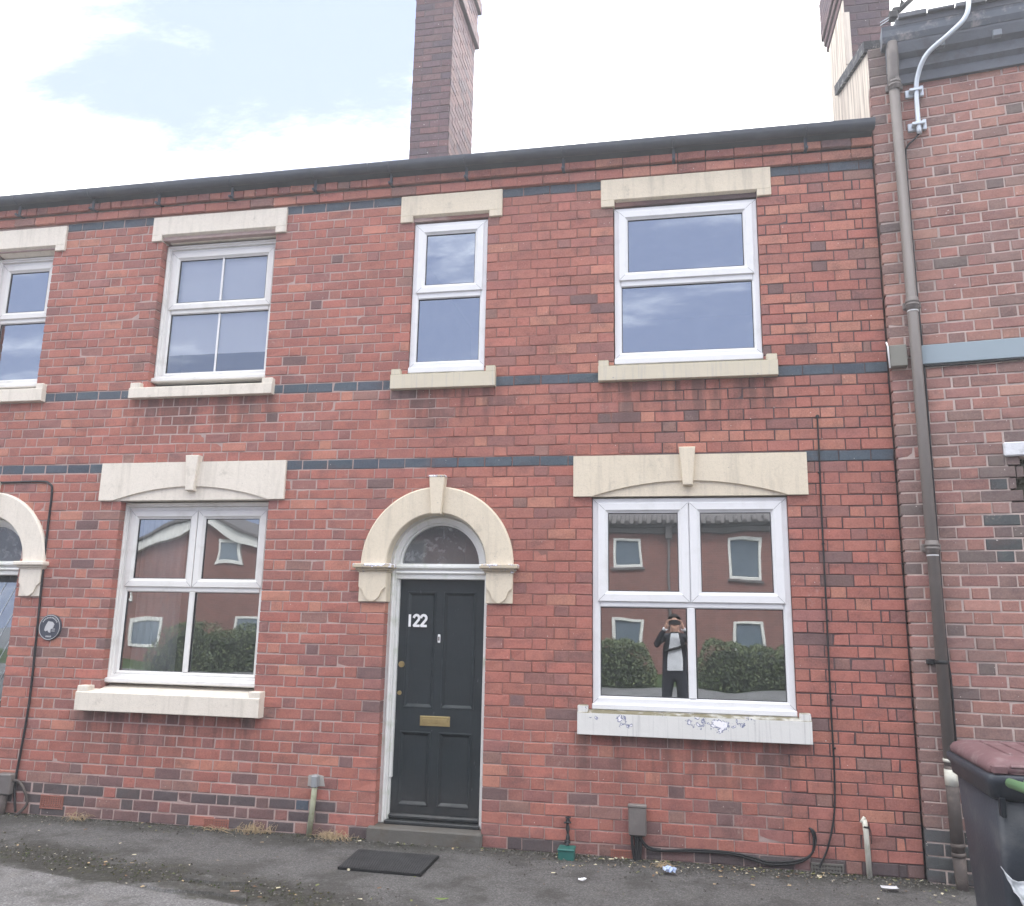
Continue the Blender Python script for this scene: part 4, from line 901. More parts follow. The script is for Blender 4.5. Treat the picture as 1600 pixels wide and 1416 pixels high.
t = MB(); t.prism([(-4.362, .348), (-4.222, .352), (-4.238, .425), (-4.300, .437), (-4.358, .426)], -.006, .002); t.build('cement_patch', simple('grey cement', (.36, .34, .32), .9, .1, .2, 20), st)
t = MB(); t.box(-2.412, -2.302, -.155, -.045, -.01, .058, 0, .006); t.box(-2.416, -2.298, -.160, -.040, .052, .068, 0, .005); gb_ = thing_mesh(t, 'ground_box', M_GREENBOX, 'small green plastic box at the foot of the wall with black cable stub', 'box')
t = MB(); t.tube(smooth_pts([(-2.36, -.06, .06), (-2.358, -.03, .12), (-2.362, -.02, .20), (-2.356, -.018, .252)], 5), [.012+.004*math.sin(i*1.7) for i in range(16)], 7); t.tube([(-2.385, -.03, .212), (-2.335, -.03, .216)], .007, 6); t.tube([(-2.375, -.03, .246), (-2.338, -.03, .250)], .006, 6); t.tube([(-2.38, -.04, .09), (-2.34, -.04, .09)], .014, 6); t.build('cable_stub', M_CABLE, gb_)
# cable, box and plaque on the left-hand house
t = MB(); t.tube(smooth_pts([(-8.2, -.008, 2.745), (-7.47, -.008, 2.733), (-7.06, -.008, 2.738), (-6.955, -.008, 2.715), (-6.922, -.008, 2.640), (-6.918, -.008, 2.30), (-6.905, -.012, 1.9), (-6.89, -.010, 1.4), (-6.878, -.010, .90), (-6.895, -.012, .50), (-6.905, -.015, .32), (-6.90, -.02, .18), (-6.86, -.03, .02)], 6), .0095, 7)
thing_mesh(t, 'cable', M_CABLE, 'black cable curving over the pale arch and down past the oval plaque', 'cable')
mb_ = box_thing('meter_box', -7.045, -6.905, -.075, .001, .150, .312, M_BOX, 'grimy brown cable box low on the wall under the oval plaque', 'meter box', .010)
t = MB(); t.tube([(-6.98, -.035, .15), (-6.985, -.045, -.03)], .032, 10); t.tube(smooth_pts([(-6.92, -.05, .26), (-6.86, -.03, .25), (-6.80, -.02, .17), (-6.77, -.02, .08), (-6.83, -.05, .0)], 5), .011, 7); t.build('cable_tails', M_PIPED, mb_)
def oval(mb, cx_, cz_, a, b, y0, y1, n=32, m=0): mb.prism([(cx_+a*math.cos(2*math.pi*i/n), cz_+b*math.sin(2*math.pi*i/n)) for i in range(n)], y0, y1, m, .003)
M_PLQ = simple('slate blue plaque', (.045, .050, .068), .5, .4, .1, 9); M_PLW = simple('plaque grey white', (.45, .45, .46), .6)
t = MB(); oval(t, -6.770, 1.484, .106, .108, -.016, .002); plq = thing_mesh(t, 'plaque', M_PLQ, 'oval slate-grey house plaque with pale lettering on the brick wall', 'plaque')
t = MB(); n = 40
for i in range(n):
    a0, a1 = 2*math.pi*i/n, 2*math.pi*(i+1)/n
    t.tube([(-6.770+.098*math.cos(a0), -.017, 1.484+.100*math.sin(a0)), (-6.770+.098*math.cos(a1), -.017, 1.484+.100*math.sin(a1))], .0028, 5, 0, False)
t.build('border', M_PLW, plq)
t = MB(); rp = random.Random(4)
for i in range(11):
    a = math.radians(145-i*11); c_, s_ = math.cos(a), math.sin(a); t.box(-6.770+.080*c_-.004, -6.770+.080*c_+.004, -.0185, -.015, 1.484+.082*s_-.006, 1.484+.082*s_+.006)
for i in range(4): t.box(-6.795+i*.014, -6.786+i*.014, -.0185, -.015, 1.403, 1.416)
t.prism([(-6.815, 1.46), (-6.80, 1.45), (-6.785, 1.462), (-6.775, 1.445), (-6.755, 1.44), (-6.755, 1.47), (-6.735, 1.48), (-6.725, 1.51), (-6.745, 1.53), (-6.785, 1.535), (-6.80, 1.51), (-6.81, 1.49)], -.0195, -.015)
t.box(-6.745, -6.715, -.0185, -.015, 1.452, 1.458); t.box(-6.745, -6.715, -.0185, -.015, 1.468, 1.474)
t.build('relief', M_PLW, plq)

# ================================================================== GROUND
def asphalt(name, base, rough_=.85, moss=0., wet=0.):
    m, t = mat(name); g = NT(t); P = g.pos(); x, y, z = g.xyz(P)
    c = g.mix(g.noise(P, 1.2, 5, .6), tuple(k*.72 for k in base), tuple(k*1.2 for k in base))
    f = g.noise(P, 95, 4, .75); c = g.mix(g.ramp(f, .42, .70, 0, .95), c, tuple(k*2.4 for k in base)); c = g.mix(g.ramp(g.noise(P, 60, 4, .7), .54, .70, 0, .75), c, tuple(k*.38 for k in base)); c = g.mix(g.ramp(g.noise(P, 7, 6, .7), .5, .72, 0, .5), c, (base[0]*1.5, base[1]*1.45, base[2]*1.35))
    d = g.ramp(g.noise(P, 2.6, 7, .68), .46, .64, 0, .7); c = g.mix(d, c, tuple(k*.5 for k in (base[0], base[1]*.98, base[2]*.9)))
    if moss:
        # dirt and moss gathered along the foot of the wall and along the worn seam
        seam = g.math('ADD', y, g.math('MULTIPLY', g.math('ADD', x, 5.4), .17)); nn = g.math('MULTIPLY', g.math('SUBTRACT', g.noise(P, 2.2, 6, .65), .5), .9)
        s1 = g.math('ADD', seam, nn); band = g.math('MULTIPLY', g.ramp(s1, -1.38, -1.22), g.ramp(s1, -.72, -1.0)); band = g.math('MULTIPLY', band, g.ramp(x, -2.6, -3.9))
        wal = g.ramp(g.math('ADD', y, g.math('MULTIPLY', g.math('SUBTRACT', g.noise(P, 3.1, 6, .65), .5), .35)), -.30, -.08)
        ms = g.math('MULTIPLY', g.math('MAXIMUM', band, g.math('MULTIPLY', wal, .75)), g.ramp(g.noise(P, 30, 5, .7), .25, .55, .35, 1.)); c = g.mix(g.math('MULTIPLY', ms, moss), c, (.030, .028, .022))
        gr = g.math('MULTIPLY', ms, g.ramp(g.noise(P, 9, 5, .7), .52, .68)); c = g.mix(g.math('MULTIPLY', gr, .6), c, (.055, .058, .022))
    h = g.math('ADD', g.noise(P, 200, 3, .75), g.math('MULTIPLY', g.noise(P, 25, 4), .8))
    g.out(c, rough_, .3, 0, g.bump(h, .006)); return m
M_PAVE = asphalt('worn pavement asphalt', (.088, .085, .084), .8, .9); M_PATCH = asphalt('older grey asphalt', (.130, .126, .126), .85, .8); M_ROAD = asphalt('road asphalt', (.10, .10, .102)); M_KERB = simple('granite kerb', (.30, .29, .28), .8, .2, .2, 8, .003, 40)
# pavement as a gently uneven sheet
t = MB(); rp = random.Random(2); NX, NY = 110, 26; X0, X1, Y0, Y1 = -14., 8., -2.6, .02
import mathutils
for j in range(NY+1):
    for i in range(NX+1):
        x = X0+(X1-X0)*i/NX; y = Y0+(Y1-Y0)*j/NY
        t.v.append((x, y, .006*mathutils.noise.noise(Vector((x*1.3, y*1.3, 0)))+.003*mathutils.noise.noise(Vector((x*5, y*5, 3)))-.004))
for j in range(NY):
    for i in range(NX): a = j*(NX+1)+i; t.face((a, a+1, a+NX+2, a+NX+1), 0, True)
pv = t.build('pavement', M_PAVE); tag(pv, kind='structure')
t = MB(); ed = []
for i in range(60):
    x = -14+10.4*i/59; b = -1.24-(x+5.9)*.16+.07*mathutils.noise.noise(Vector((x*2.1, 0, 7)))+.03*mathutils.noise.noise(Vector((x*9, 0, 2))); ed.append((x, max(-2.58, b)))
for (xa, ya), (xb, yb) in zip(ed[:-1], ed[1:]):
    if ya <= -2.5: break
    zf = lambda x, y: .006*mathutils.noise.noise(Vector((x*1.3, y*1.3, 0)))+.003*mathutils.noise.noise(Vector((x*5, y*5, 3)))+.004
    k = 8
    for q in range(k):
        y0a, y1a = -2.58+(ya+2.58)*q/k, -2.58+(ya+2.58)*(q+1)/k; y0b, y1b = -2.58+(yb+2.58)*q/k, -2.58+(yb+2.58)*(q+1)/k
        t.quad((xa, y0a, zf(xa, y0a)), (xb, y0b, zf(xb, y0b)), (xb, y1b, zf(xb, y1b)), (xa, y1a, zf(xa, y1a)))
pt = t.build('pavement_patch', M_PATCH); tag(pt, kind='structure')
for nm_, poly in (('pavement_patch', [(-4.80, -1.36), (-4.62, -1.42), (-4.30, -1.40), (-4.05, -1.46), (-4.10, -1.38), (-4.40, -1.31), (-4.62, -1.27)]), ('pavement_patch', [(-4.62, -1.20), (-4.40, -1.22), (-4.20, -1.19), (-4.28, -1.13), (-4.52, -1.11)])):
    t = MB(); i = len(t.v); t.v = [(x_, y_, .012) for x_, y_ in poly]+[(x_*1.004+.018, y_*1.004, -.004) for x_, y_ in poly]; n_ = len(poly); t.face(tuple(range(n_)))
    for k in range(n_): t.face((k, n_+k, n_+(k+1) % n_, (k+1) % n_))
    tag(t.build(nm_, M_PATCH, None, True), kind='structure')
t = MB(); t.quad((-70, -60, -.12), (70, -60, -.12), (70, 40, -.12), (-70, 40, -.12)); rd = t.build('ground', M_ROAD); tag(rd, kind='structure')
t = MB(); t.box(-40, 40, -2.74, -2.6, -.2, .004, 0, .012); kb = t.build('kerb', M_KERB); tag(kb, kind='structure')
t = MB(); t.box(-40, -13.99, -2.6, .02, -.15, -.002); t.box(7.99, 40, -2.6, .02, -.15, -.002); o = t.build('pavement_beyond', M_PATCH); tag(o, kind='structure')
t = MB(); t.box(-60, 60, -15.2, -11.6, -.2, -.01); o = t.build('far_pavement', M_PATCH); tag(o, kind='structure')
t = MB(); t.box(-60, 60, -24, -15.2, -.2, -.02); o = t.build('far_lawn', simple('rough lawn', (.05, .075, .025), .9, .1, .4, 5, .02, 30)); tag(o, kind='structure')

# ================================================================== THINGS ON THE PAVEMENT
def mat_thing():
    t = MB(); c = [(-3.81, -.315), (-3.215, -.325), (-3.215, -.765), (-3.785, -.752)]
    def Q(u, v):
        a = Vector(c[3]).lerp(Vector(c[2]), u); b = Vector(c[0]).lerp(Vector(c[1]), u); return a.lerp(b, v)
    n, k = 30, 22
    def top(u, v):
        p = Q(u, v); return (p.x, p.y, .012+.003*mathutils.noise.noise(Vector((p.x*6, p.y*6, 1))))
    for j in range(k+1):
        for i in range(n+1): t.v.append(top(i/n, j/k))
    for j in range(k):
        for i in range(n): a = j*(n+1)+i; t.face((a, a+1, a+n+2, a+n+1), 0, True)
    b0 = len(t.v); per = [i for i in range(n+1)]+[(j)*(n+1)+n for j in range(1, k+1)]+[k*(n+1)+i for i in range(n-1, -1, -1)]+[j*(n+1) for j in range(k-1, 0, -1)]
    for q in per: t.v.append((t.v[q][0], t.v[q][1], -.002))
    for a in range(len(per)): a2 = (a+1) % len(per); t.face((per[a], b0+a, b0+a2, per[a2]))
    o = thing_mesh(t, 'door_mat', simple('black rubber mat', (.008, .008, .009), .7, .3, .5, 60, .004, 120), 'black rubber door mat lying on the pavement before the black door', 'door mat', fixn=True)
    s = MB(); rp = random.Random(8)
    for j in range(34):
        for i in range(48):
            p = Q((i+.5+(.5 if j % 2 else 0))/49, (j+.5)/34); h = .0075; r = .0045; z = .011
            a = len(s.v); s.v += [(p.x-r, p.y, z), (p.x, p.y-r, z), (p.x+r, p.y, z), (p.x, p.y+r, z), (p.x+rp.uniform(-.002, .002), p.y, z+h)]
            for q in ((0,1,4), (1,2,4), (2,3,4), (3,0,4)): s.face(tuple(a+k_ for k_ in q))
    tag(s.build('rubber_studs', simple('mat studs', (.035, .035, .038), .45, .5, .8, 18), o), kind='stuff')
mat_thing()
def wheelie_bin(loc, rz, mbody, mlid, label, handle=True, hmat=None):
    b = tag(empty('wheelie_bin', loc, rz), label, 'bin', 'wheelie bins by the corner')
    t = MB(); H_ = .985; w0, w1, d0, d1 = .235, .288, .25, .345
    lv = [(0.06, w0, d0, .02), (.10, w0+.006, d0+.006, .03), (.55, (w0+w1)/2, (d0+d1)/2, .035), (H_-.10, w1-.012, d1-.012, .04)]
    def loop(z, a, d, r, yo=0):
        pts = []
        for cx_, cy_, s_ in ((a-r, -d+r, -90), (a-r, d-r, 0), (-a+r, d-r, 90), (-a+r, -d+r, 180)):
            for k in range(5): an = math.radians(s_+k*22.5); pts.append((cx_+r*math.cos(an), cy_+r*math.sin(an)+yo, z))
        return pts
    loops = [loop(z, a, d, r) for z, a, d, r in lv]
    def skin(t, loops, caps=True):
        n = len(loops[0]); i = len(t.v)
        for l_ in loops: t.v += l_
        for k in range(len(loops)-1):
            for a in range(n): a2 = (a+1) % n; t.face((i+k*n+a, i+k*n+a2, i+(k+1)*n+a2, i+(k+1)*n+a), 0, True)
        if caps: t.face(tuple(i+a for a in range(n))[::-1]); t.face(tuple(i+(len(loops)-1)*n+a for a in range(n)))
    skin(t, loops); t.build('body', mbody, b)
    t = MB(); skin(t, [loop(z, a, d, .045) for z, a, d in ((H_-.115, w1-.018, d1-.018), (H_-.10, w1-.006, d1-.006), (H_-.095, w1+.006, d1+.006), (H_-.045, w1+.012, d1+.012), (H_-.035, w1+.022, d1+.022), (H_-.004, w1+.024, d1+.024), (H_+.004, w1+.016, d1+.016))]); 
    for sx_ in (-1, 1):
        for yy in (-.15, .12): t.box(sx_*(w1-.03)-.012, sx_*(w1-.03)+.012, -d1-.012, -d1+.02, H_-.17, H_-.09, 0, .004)
    t.build('rim', mbody, b)
    t = MB(); skin(t, [loop(z, a, d, .05, yo) for z, a, d, yo in ((H_+.006, w1+.008, d1+.008, 0), (H_+.030, w1+.010, d1+.010, 0), (H_+.052, w1-.004, d1-.004, .0), (H_+.066, w1-.035, d1-.04, .01), (H_+.070, w1-.07, d1-.10, .02))])
    for sx_ in (-1, 1): t.box(sx_*(w1-.03)-.03, sx_*(w1-.03)+.03, -d1-.020, -d1+.03, H_+.004, H_+.045, 0, .008)
    t.box(-w1+.07, w1-.07, -d1-.014, -d1+.02, H_+.030, H_+.046, 0, .006); t.box(-w1+.07, w1-.07, -d1-.010, -d1+.02, H_+.005, H_+.014, 0, .004)
    for k in range(5): t.box(-.17+k*.085-.008, -.17+k*.085+.008, -.22, .24, H_+.066, H_+.0765, 0, .004)
    t.build('lid', mlid, b)
    hm = hmat or mbody
    t = MB(); t.tube([(-w1+.02, d1+.075, H_-.01), (w1-.02, d1+.075, H_-.01)], .017, 10)
    for sx_ in (-1, 1): t.tube([(sx_*(w1-.05), d1-.01, H_-.03), (sx_*(w1-.05), d1+.075, H_-.01)], .016, 8)
    t.build('handle', hm, b)
    for sx_ in (-1, 1):
        t = MB(); t.tube([(sx_*(w1-.02), d1-.06, .10), (sx_*(w1+.03), d1-.06, .10)], .10, 20, 0, True, False); wh = t.build('wheel', M_CABLE, b)
        t = MB(); t.tube([(sx_*(w1-.022), d1-.06, .10), (sx_*(w1+.034), d1-.06, .10)], .055, 16); t.build('hub', mbody, wh)
    return b
M_BIN = simple('charcoal bin plastic', (.024, .029, .040), .5, .4, .15, 4, .0015, 60, dirt=(.10, .10, .10), dirt_amt=.4, dirt_scale=5)
M_LID = simple('dusty maroon lid', (.135, .072, .078), .6, .35, .2, 6, .002, 40, dirt=(.27, .205, .205), dirt_amt=.6, dirt_scale=9)
M_GBIN = simple('green bin plastic', (.10, .20, .095), .5, .4, .15, 5)
wheelie_bin((.070, -1.80, 0.015), math.radians(-3), M_BIN, M_LID, 'dark grey wheelie bin with dusty maroon lid standing before the brown downpipe')
gbn = wheelie_bin((.140, -2.88, 0.0), math.radians(97), M_GBIN, M_GBIN, 'green wheelie bin with only its handle showing in front of the maroon-lidded bin')
gbn.scale = (1.08, 1.08, 1.08)
# torn plastic bag hanging from the bins
t = MB(); nb = 22
for j in range(nb+1):
    for i in range(nb+1):
        u, v_ = i/nb, j/nb; nx_ = mathutils.noise.noise(Vector((u*5, v_*5, 1))); ny_ = mathutils.noise.noise(Vector((u*7, v_*7, 5))); nz_ = mathutils.noise.noise(Vector((u*4, v_*4, 9)))
        t.v.append((-.335+.34*u+.09*v_*(1-u)+.03*nx_, -2.44-.06*math.sin(u*5+v_*3)-.05*ny_-.03*v_, .705-.30*v_-.02*math.sin(math.pi*min(1, u*1.3))*(1-v_)+.05*nz_))
for j in range(nb):
    for i in range(nb): a = j*(nb+1)+i; t.face((a, a+1, a+nb+2, a+nb+1), 0, True)
bag = thing_mesh(t, 'plastic_bag', simple('crumpled pale plastic', (.50, .52, .56), .35, .5, .15, 10, .01, 25), 'crumpled pale plastic bag caught against the front of the dark bin', 'bag')
bag.modifiers.new('thick', 'SOLIDIFY').thickness = .003
# litter that can be told apart
def flat_leaf(name, loc, ln, wd, col, label, cat, rz, curl=.25, n=8, pointed=True):
    t = MB()
    for i in range(n+1):
        u = i/n; w_ = wd*(math.sin(math.pi*min(1, u*.96+.03))**.8 if pointed else 1-.3*abs(u-.5)); zc = .006+curl*ln*.4*(2*u-1)**2
        for s_ in (-1, 0, 1): t.v.append(((u-.5)*ln, s_*w_/2, zc+abs(s_)*w_*.16))
    for i in range(n):
        for s_ in (0, 1): a = i*3+s_; t.face((a, a+1, a+4, a+3), 0, True)
    o = thing_mesh(t, name, simple(name+' colour', col, .6, .3, .15, 40), label, cat); o.location = loc; o.rotation_euler = (0, 0, rz); o.modifiers.new('thick', 'SOLIDIFY').thickness = .0015; return o
flat_leaf('leaf', (-2.955, -1.19, .004), .085, .022, (.16, .24, .05), 'long yellow-green leaf on the pavement below the door mat', 'leaf', .25)
flat_leaf('paper_scrap', (-.29, -.30, .004), .10, .055, (.72, .72, .76), 'flat white scrap of paper near the white stub pipe', 'paper', .1, .1, 6, False)
flat_leaf('cigarette_end', (-4.18, -1.36, .006), .05, .012, (.60, .36, .24), 'orange and white cigarette end on the mossy seam at lower left', 'cigarette', .35, .02, 4, False)
t = MB(); rb_ = random.Random(12); n_ = 7
for j in range(n_+1):
    for i in range(n_+1): t.v.append((-1.685+.075*i/n_+rb_.uniform(-.008, .008), -.33+.06*j/n_+rb_.uniform(-.008, .008), .012+rb_.uniform(0, .035)))
for j in range(n_):
    for i in range(n_): a = j*(n_+1)+i; t.face((a, a+1, a+n_+2, a+n_+1))
wr = thing_mesh(t, 'wrapper', simple('pale blue wrapper', (.40, .48, .66), .35, .5, .45, 30), 'crumpled pale blue wrapper on the ground right of the cable box', 'wrapper'); wr.modifiers.new('thick', 'SOLIDIFY').thickness = .0015
t = MB(); 
for j in range(5):
    for i in range(5): t.v.append((-2.215+.045*i/4+rb_.uniform(-.006, .006), -.63+.035*j/4+rb_.uniform(-.006, .006), .006+rb_.uniform(0, .02)))
for j in range(4):
    for i in range(4): a = j*5+i; t.face((a, a+1, a+6, a+5))
wr = thing_mesh(t, 'tissue_scrap', simple('white tissue', (.74, .74, .76), .7), 'small white tissue scrap on the pavement below the green box', 'tissue'); wr.modifiers.new('thick', 'SOLIDIFY').thickness = .0015
def grass_clump(cx_, cy_, rx, ry, n, label, seed, h=.05):
    rg = random.Random(seed); t = MB()
    for i in range(n):
        x = cx_+rg.gauss(0, rx*.5); y = cy_+rg.gauss(0, ry*.5); a = rg.uniform(0, 6.28); ln = rg.uniform(.03, .11); hh = rg.uniform(.2, 1)*h
        pts = [(x, y, .001), (x+ln*.3*math.cos(a), y+ln*.3*math.sin(a), hh*.8), (x+ln*.7*math.cos(a+.3), y+ln*.7*math.sin(a+.3), hh), (x+ln*math.cos(a+.7), y+ln*math.sin(a+.7), hh*.3)]
        t.tube(pts, [.0016, .0016, .0013, .0007], 3, 0, False)
    return thing_mesh(t, 'dry_grass_tuft', M_STRAW, label, 'dry grass', 'dried grass tufts along the wall')
M_STRAW = simple('dry straw', (.42, .32, .20), .8, .2, .3, 30)
grass_clump(-4.75, -.055, .14, .05, 80, 'straw-coloured dried grass tuft at the wall left of the mossy stub pipe', 1, .07); grass_clump(-4.10, -.075, .12, .05, 100, 'straw-coloured dried grass tuft between the mossy stub pipe and the doorstep', 2, .06)
grass_clump(-6.27, -.06, .07, .03, 35, 'thin pale dried grass tuft beside the square terracotta vent', 3, .06); grass_clump(-5.05, -.07, .10, .03, 30, 'thin pale dried grass tuft below the low terracotta vent', 4, .03)
grass_clump(-1.70, -.17, .06, .03, 26, 'small yellowed grass tuft between the cable box and the blue wrapper', 5, .035)
# loose grit, leaf crumbs and moss: nobody could count them
def scatter(name, mats, pts, size, flat, seed, label, cat):
    rg = random.Random(seed); t = MB()
    for x, y in pts:
        s_ = size*rg.choice((.4, .6, .8, 1, 1.5)); a = rg.uniform(0, 3.1); m_ = rg.randrange(len(mats)); i = len(t.v); c, s2 = math.cos(a), math.sin(a); z = .001
        if flat:
            P = [(-s_, -s_*.45), (s_, -s_*.35), (s_*.8, s_*.5), (-s_*.7, s_*.4)]
            t.v += [(x+p*c-q*s2, y+p*s2+q*c, z+.003+rg.uniform(0, s_*.5)) for p, q in P]; t.face((i, i+1, i+2, i+3), m_)
        else:
            P = [(-s_, -s_*.7, 0), (s_, -s_*.6, 0), (s_*.7, s_, 0), (-s_*.8, s_*.7, 0), (0, 0, s_*rg.uniform(.7, 1.3)), (s_*.3, s_*.2, s_*.9)]
            t.v += [(x+p*c-q*s2, y+p*s2+q*c, z+r_) for p, q, r_ in P]
            for f in ((0,1,4), (1,5,4), (1,2,5), (2,3,5), (3,4,5), (3,0,4)): t.face(tuple(i+k for k in f), m_)
    o = t.build(name, mats); tag(o, label, cat, None, 'stuff')
rg = random.Random(31); pts = []
for i in range(2600): pts.append((rg.uniform(-8, .1), -abs(rg.gauss(0, .11))-.005))
for i in range(900): pts.append((rg.uniform(-2.8, .15), -abs(rg.gauss(0, .20))-.01))
for i in range(1100):
    x = rg.uniform(-7, -3.2); pts.append((x, -1.05-(x+5.4)*.17+rg.gauss(0, .13)))
for i in range(250): pts.append((rg.uniform(-7, .2), rg.uniform(-2, 0)))
scatter('grit', [simple('grit a', (.075, .07, .062), .9), simple('grit b', (.14, .13, .12), .9), simple('grit c', (.045, .042, .035), .9)], pts, .005, False, 1, 'dark grit and soil crumbs along the wall foot and seam', 'grit')
pts = [(rg.uniform(-8, .15), -abs(rg.gauss(0, .12))-.01) for i in range(150)]+[(rg.uniform(-2.5, .15), -abs(rg.gauss(0, .2))-.02) for i in range(200)]+[(lambda x: (x, -1.05-(x+5.4)*.17+rg.gauss(0, .15)))(rg.uniform(-7, -3)) for i in range(110)]+[(rg.uniform(-7, .2), rg.uniform(-2, 0)) for i in range(90)]+[(rg.uniform(-3.75, -3.25), rg.uniform(-.78, -.35)) for i in range(34)]
scatter('fallen_leaves', [simple('leaf tan', (.40, .30, .17), .8), simple('leaf brown', (.17, .10, .06), .8), simple('leaf pale', (.55, .50, .36), .8), simple('leaf olive', (.16, .17, .07), .8)], pts, .010, True, 2, 'small fallen leaf scraps and paper bits along the pavement', 'leaves')
pts = [(lambda x: (x, -1.05-(x+5.4)*.17+rg.gauss(0, .10)))(rg.uniform(-7, -3.6)) for i in range(900)]+[(rg.uniform(-8, .0), -abs(rg.gauss(0, .04))-.004) for i in range(900)]
scatter('moss', [simple('moss a', (.035, .045, .015), .95), simple('moss b', (.055, .050, .024), .95), simple('moss c', (.03, .028, .02), .95)], pts, .0055, False, 3, 'dark green-brown moss growing along the pavement seam and wall foot', 'moss')

# ================================================================== ACROSS THE STREET (seen mirrored in the panes)
def far_brick(name):
    m, t = mat(name); g = NT(t); P = g.pos(); br = g.n('ShaderNodeTexBrick'); cb = g.n('ShaderNodeCombineXYZ'); x, y, z = g.xyz(P); g.set(cb.inputs[0], x); g.set(cb.inputs[1], z); g.set(br.inputs['Vector'], cb.outputs[0])
    br.inputs['Scale'].default_value = 1; br.inputs['Brick Width'].default_value = .225; br.inputs['Row Height'].default_value = .075; br.inputs['Mortar Size'].default_value = .005
    br.inputs['Color1'].default_value = (.23, .10, .08, 1); br.inputs['Color2'].default_value = (.165, .075, .062, 1); br.inputs['Mortar'].default_value = (.26, .175, .155, 1)
    c = g.mix(g.ramp(g.noise(P, .6, 4), .4, .7, 0, .35), br.outputs['Color'], (.14, .07, .058)); g.out(c, .85, .2); return m
M_FARB = far_brick('far brick'); M_FARW = simple('far window plastic', (.62, .60, .56), .5); M_TILE = simple('dark roof tile', (.12, .105, .10), .7, .3, .3, 6)
YB = -21.0
opp = tag(empty('flats_building', (0, YB, 0)), 'two-storey red brick flats across the street mirrored in the window panes', 'building')
ow = []
for k in range(-6, 5):
    bx = -3.52+k*7.4
    for x0_, x1_, zu0, zu1, zl0, zl1 in ((bx, bx+.91, 3.34, 4.24, .78, 1.70), (bx+3.73, bx+4.70, 2.97, 4.28, .40, 1.67)): ow += [(x0_, x1_, zu0, zu1), (x0_, x1_, zl0, zl1)]
ow = [o_ for o_ in ow if -13.0 < o_[0] and o_[1] < 13]
t = MB(); wo_ = wall_slab('wall', -13.5, 13.5, -.3, 4.75, ow, 0, .3, M_FARB, opp, 0)
wo_.rotation_euler = (0, 0, math.pi)   # its front looks at the street
wo_.location = (0, 0, 0)
wo_.scale = (-1, 1, 1)
wo_.rotation_euler = (0, 0, math.pi); 
for x0_, x1_, a, b in ow:
    wd_ = empty('window', (0, 0, 0)); wd_.parent = opp
    t = MB(); t.ring(x0_, x1_, a, b, [(0, -.12), (0, .03), (.075, .03), (.095, .0), (.095, -.03)]); t.build('frame', M_FARW, wd_, fixn=True)
    t = MB(); t.quad((x0_+.1, -.04, a+.1), (x0_+.1, -.04, b-.1), (x1_-.1, -.04, b-.1), (x1_-.1, -.04, a+.1)); t.build('pane', M_FARG if 'M_FARG' in globals() else globals().setdefault('M_FARG', simple('far pane', (.12, .15, .18), .08, .8, .3, 1.5)), wd_)
    t = MB(); t.box(x0_-.08, x1_+.08, -.02, .09, a-.09, a-.01, 0, .01); t.build('sill', M_TILE, wd_)
t = MB(); t.box(-13.6, 13.6, -.3, .12, 4.42, 4.62, 0, .02); t.box(-13.6, 13.6, -.3, .22, 4.60, 4.78, 0, .02); t.build('fascia', M_TILE, opp)
t = MB(); t.v = [(-13.8, .45, 4.72), (13.8, .45, 4.72), (13.8, -4.0, 7.2), (-13.8, -4.0, 7.2), (-13.8, -8.5, 4.6), (13.8, -8.5, 4.6)]; t.face((0, 1, 2, 3)); t.face((3, 2, 5, 4)); t.face((0, 3, 4)); t.face((1, 5, 2)); t.build('roof', M_TILE, opp)
t = MB()
for k in range(96): t.tube([(-13.7+k*.288, .47, 4.735), (-13.7+k*.288, .0, 4.99)], .085, 6)
t.build('tile_ends', M_TILE, opp)
t = MB(); t.tube([(-1.72, .10, 4.6), (-1.72, .10, -.2)], .045, 8); t.box(-1.86, -1.58, .02, .26, 4.25, 4.62, 0, .03); t.build('downpipe', M_TILE, opp)
t = MB(); t.box(-13.5, 13.5, 0, .02, 2.42, 2.50); t.build('string_course', M_TILE, opp)
t = MB(); t.box(-13.5, 13.5, -8.2, -.31, -.3, 4.7); t.build('rear_block', M_FARB, opp)
wg = tag(empty('gabled_building', (-17.3, YB+1.6, 0)), 'brick house with white bargeboards across the street mirrored in the left-hand window', 'building')
t = MB(); t.prism([(-4.4, -.3), (4.4, -.3), (4.4, 3.1), (0, 4.72), (-4.4, 3.1)], -6, 0); t.build('wall', M_FARB, wg, fixn=True)
for sx_ in (-1, 1):
    t = MB(); t.v = [(sx_*4.9, y_, z_) for y_ in (0.02, .22) for z_ in (2.78, 3.02)]+[(0, y_, z_) for y_ in (.02, .22) for z_ in (4.62, 4.92)]
    for q in ((0,1,5,4), (2,3,7,6), (0,2,6,4), (1,3,7,5), (0,1,3,2)): t.face(q)
    t.build('bargeboard', M_FARW, wg, fixn=True)
    t = MB(); t.v = [(sx_*5.0, .3, 3.0), (0, .3, 4.94), (0, -6.3, 4.94), (sx_*5.0, -6.3, 3.0)]+[(sx_*5.0, .3, 3.08), (0, .3, 5.02), (0, -6.3, 5.02), (sx_*5.0, -6.3, 3.08)]
    for q in ((0,1,2,3), (4,5,6,7), (0,1,5,4), (2,3,7,6), (3,0,4,7)): t.face(q)
    t.build('roof', M_TILE, wg, fixn=True)
for x0_, a in ((-3.6, 1.9), (.45, 3.2), (-2.6, .5), (1.2, .6)):
    wd_ = empty('window', (0, 0, 0)); wd_.parent = wg
    t = MB(); t.ring(x0_, x0_+1.0, a, a+1.0, [(0, -.1), (0, .05), (.10, .05), (.12, .0), (.12, -.02)]); t.build('frame', M_FARW, wd_, fixn=True)
    t = MB(); t.quad((x0_+.1, .01, a+.1), (x0_+.1, .01, a+.9), (x0_+.9, .01, a+.9), (x0_+.9, .01, a+.1)); t.build('pane', M_FARG, wd_)
